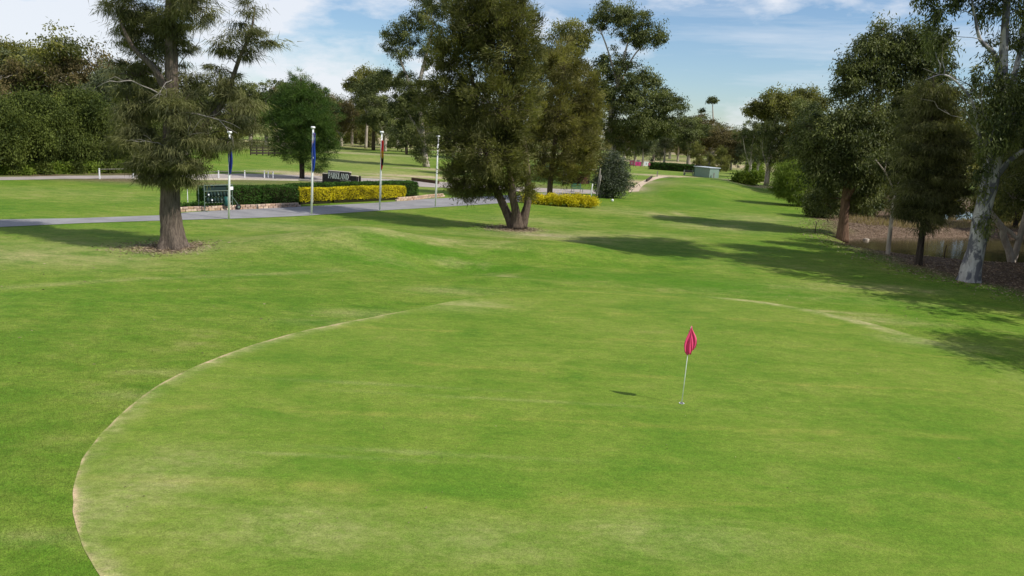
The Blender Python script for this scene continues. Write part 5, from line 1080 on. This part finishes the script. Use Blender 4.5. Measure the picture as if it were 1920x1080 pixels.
E_ = [(0, 1), (1, 2), (2, 3), (3, 4), (4, 5), (2, 6), (6, 7), (7, 8), (8, 9), (2, 10), (10, 11), (11, 12), (12, 13), (0, 14), (14, 15), (15, 16), (16, 17), (0, 18), (18, 19), (19, 20), (20, 21)]
me_.from_pydata([j[0] for j in J], E_, [])
body = link('body', me_, root); body.modifiers.new('skin', 'SKIN'); sv = me_.skin_vertices[0].data
for i, (p, r_) in enumerate(J): sv[i].radius = (r_, r_ * .82); sv[i].use_root = (i == 0)
body.modifiers.new('smooth', 'SUBSURF').levels = 2
skinm, t_, b_ = nodes('person_surface', .7, .2)
tcx = t_.nodes.new('ShaderNodeTexCoord'); sep = t_.nodes.new('ShaderNodeSeparateXYZ'); t_.links.new(tcx.outputs['Object'], sep.inputs[0])
cramp = ramp(t_, math_(t_, 'DIVIDE', sep.outputs['Z'], 2.0), [(0.0, (.03, .03, .03)), (.04, (.014, .014, .016)), (.47, (.62, .12, .22)), (.735, (.45, .27, .19))]); cramp.node.color_ramp.interpolation = 'CONSTANT'
t_.links.new(cramp, b_.inputs['Base Color']); me_.materials.append(skinm)
bm = bmesh.new(); bmesh.ops.create_icosphere(bm, subdivisions=2, radius=.115, matrix=Matrix.Translation((0, .01, 1.665)))
for v in bm.verts:
    if v.co.y < -.03 and v.co.z < 1.69: v.co.y = -.03
hm = bpy.data.meshes.new('hair'); bm.to_mesh(hm); bm.free(); hm.materials.append(M['bark_dark']); link('hair', hm, root)
# dark bench and low timber rail beside the shed
g = ground(1291.5, 329); root = empty('park_bench', g, .1); tag(root, 'dark park bench in front of the far hedge beside the shed', 'bench')
for k in range(3):
    m = MB(); m.box((0, -.2 + .18 * k, .45), (1.9, .15, .06)); m.build('seat_slat', signm, root)
    m = MB(); m.box((0, .3 + .03 * k, .62 + .17 * k), (1.9, .05, .13)); m.build('back_slat', signm, root)
for x in (-.8, .8):
    m = MB(); m.box((x, 0, .21), (.1, .5, .42)); m.build('leg', steel, root)
    m = MB(); m.box((x, .33, .72), (.08, .06, .75)); m.build('upright', steel, root)
for px, py, lab in [(1282, 328.5, 'pale timber post left of the dark park bench'), (1338, 334, 'short pale timber post right of the shed'), (1232, 331.5, 'short pale post at the head of the sandy track')]:
    g = ground(px, py); m = MB(); m.box((0, 0, .42), (.16, .16, .95)); m.box((0, 0, .92), (.12, .12, .06)); o = m.build('timber_marker', M['deadwood']); o.location = g; tag(o, lab, 'post')
a, b = ground(1212, 341), ground(1222, 333.5); dd = b - a; mid = (a + b) / 2; m = MB(); m.box((0, 0, .15), (float(np.hypot(dd[0], dd[1])), .22, .4)); m.box((0, 0, .36), (float(np.hypot(dd[0], dd[1])) * .98, .18, .03)); o = m.build('retaining_sleeper', plain('dark_sleeper', (.05, .035, .025), .9)); o.location = mid; o.rotation_euler = (0, 0, math.atan2(dd[1], dd[0])); tag(o, 'dark timber sleeper holding the side of the raised tee', 'sleeper')
# stump and stakes on the pond bank
g = ground(1622, 462); m = MB(); m.tube([(0, 0, -.08), (0, 0, .1), (.03, 0, .34), (.03, 0, .37)], [.27, .23, .21, .17], 11, rough=.1); o = m.build('tree_stump', M['bark_pale'], None, True); o.location = g; tag(o, 'sawn tree stump on the bank beside the pond', 'stump')
for px, py, lab in [(1770, 484, 'dark thin stake at the pond edge near the white gum'), (1528, 437, 'thin dark stake on the shaded grass near the reddish trunk')]:
    g = ground(px, py); m = MB(); m.tube([(0, 0, -.3), (0, .01, .35), (.02, 0, .85)], [.035, .033, .028], 6); o = m.build('stake', M['bark_dark'], None, True); o.location = g; tag(o, lab, 'stake')
# dark fence and low wall by the wooded rise
a, b = ground(470, 291), ground(556, 291); dd = b - a; root = empty('boundary_fence', a); tag(root, 'dark post fence along the foot of the wooded rise', 'fence')
Lf = float(np.hypot(dd[0], dd[1])); rt = math.atan2(dd[1], dd[0])
for k in range(9):
    p = dd * k / 8; m = MB(); m.box((p[0], p[1], p[2] + .8), (.16, .16, 1.7), rt); m.build('post', M['bark_dark'], root)
for z in (.35, .8, 1.25):
    m = MB(); m.box((dd[0] / 2, dd[1] / 2, z), (Lf, .06, .32), rt); m.build('rail', M['bark_dark'], root)

# ------------------------------------------------------------------ loose stuff on the ground
def scatter(name, label, n, cond, leaf, mat, up_=False, cat=None, lift=.012):
    x = rng.uniform(cond[0], cond[1], n); y = rng.uniform(cond[2], cond[3], n); keep = cond[4](x, y); x, y = x[keep], y[keep]
    z = H(x, y) + lift; P = np.stack([x, y, z], -1); k = len(x)
    if up_: D = nrm(np.array([0, 0, 1.]) + .45 * rvec(k))
    else:
        D = rvec(k); D[:, 2] *= .25; D = nrm(D)
    Vv = leaf_geo(P, D, leaf * rng.uniform(.5, 1.5, k), leaf * (.10 if up_ else .35) * rng.uniform(.7, 1.3, k), up_)
    o = link(name, fast_mesh(name, Vv, 3 if up_ else 4, mat, rng.random(k))); tag(o, label, cat, kind='stuff'); return o
ex = lambda y: np.interp(y, [26, 33, 38, 42, 47, 52, 58, 66, 80, 100], [26.5, 26, 25.2, 23.4, 23.3, 23.2, 23.6, 26.5, 32.5, 40])
onland = lambda x, y: (sdf(x, y, POND) > .4) & (sdf(x, y, POND2) > .4)
scatter('leaf_litter', 'fallen gum leaves and bark strewn over the pond bank', 60000, (20, 48, 30, 75, lambda x, y: (x > ex(y) - 1.2 + rng.normal(size=len(x)) * .8) & onland(x, y)), .13, M['litterleaf'], cat='leaf litter')
scatter('dry_grass', 'tufted dry straw grass on the banks around the ponds', 70000, (22, 60, 52, 100, lambda x, y: (x > ex(y) + 1.5) & onland(x, y) & (vnoise(x, y, 3.0) > .05) & (sdf(x, y, POND) > 2.2) & (y > 60)), .34, M['drygrass'], True, 'dry grass')
scatter('fallen_leaves', 'stray fallen leaves lying on the mown lawn', 1500, (-30, 26, 9, 60, lambda x, y: (sdf(x, y, GREEN) > .3) & (vnoise(x, y, 8) > -.1)), .09, M['litterleaf'], cat='leaves')
M['blade'] = leafmat('grass_blades', (0.070, 0.150, 0.012), (0.210, 0.240, 0.050), 0.25)
scatter('grass_blades', 'short grass blades of the rough around the putting green', 330000, (-16, 14, 8.5, 26, lambda x, y: (sdf(x, y, GREEN) > .02) & (np.abs(x) < .72 * y + 1.5) & (rng.random(len(x)) < np.clip((27 - y) / 12, 0, 1))), .048, M['blade'], True, 'grass', .0)
def ring_scatter(name, label, cx, cyy, n, rad, leaf_, mat):
    a_ = rng.uniform(0, 2 * np.pi, n); r_ = rad * np.abs(rng.normal(size=n)) * .55 + .3; x = cx + np.cos(a_) * r_ - .25 * r_; y = cyy + np.sin(a_) * r_ * .9
    P = np.stack([x, y, H(x, y) + .012], -1); D = rvec(n); D[:, 2] *= .2; D = nrm(D)
    o = link(name, fast_mesh(name, leaf_geo(P, D, leaf_ * rng.uniform(.5, 1.5, n), leaf_ * .16 * rng.uniform(.6, 1.4, n)), 4, mat, rng.random(n))); tag(o, label, 'leaf litter', kind='stuff')
for nm, pp in (('the lone she-oak', (325, 464)), ('the three-stemmed tree', (968, 429))):
    q = ground(*pp); ring_scatter('shed_needles', 'shed brown needles and twigs on the ground around ' + nm, q[0], q[1], 5200, 1.9, .17, M['litterleaf'])
scatter('green_debris', 'tiny leaf fragments and clippings lying on the putting green', 260, (-7, 18, 9, 31, lambda x, y: sdf(x, y, GREEN) < -.4), .045, M['litterleaf'], cat='leaves', lift=.024)
print('TRIS', sum(len(m.loops) - 2 * len(m.polygons) for m in bpy.data.meshes))
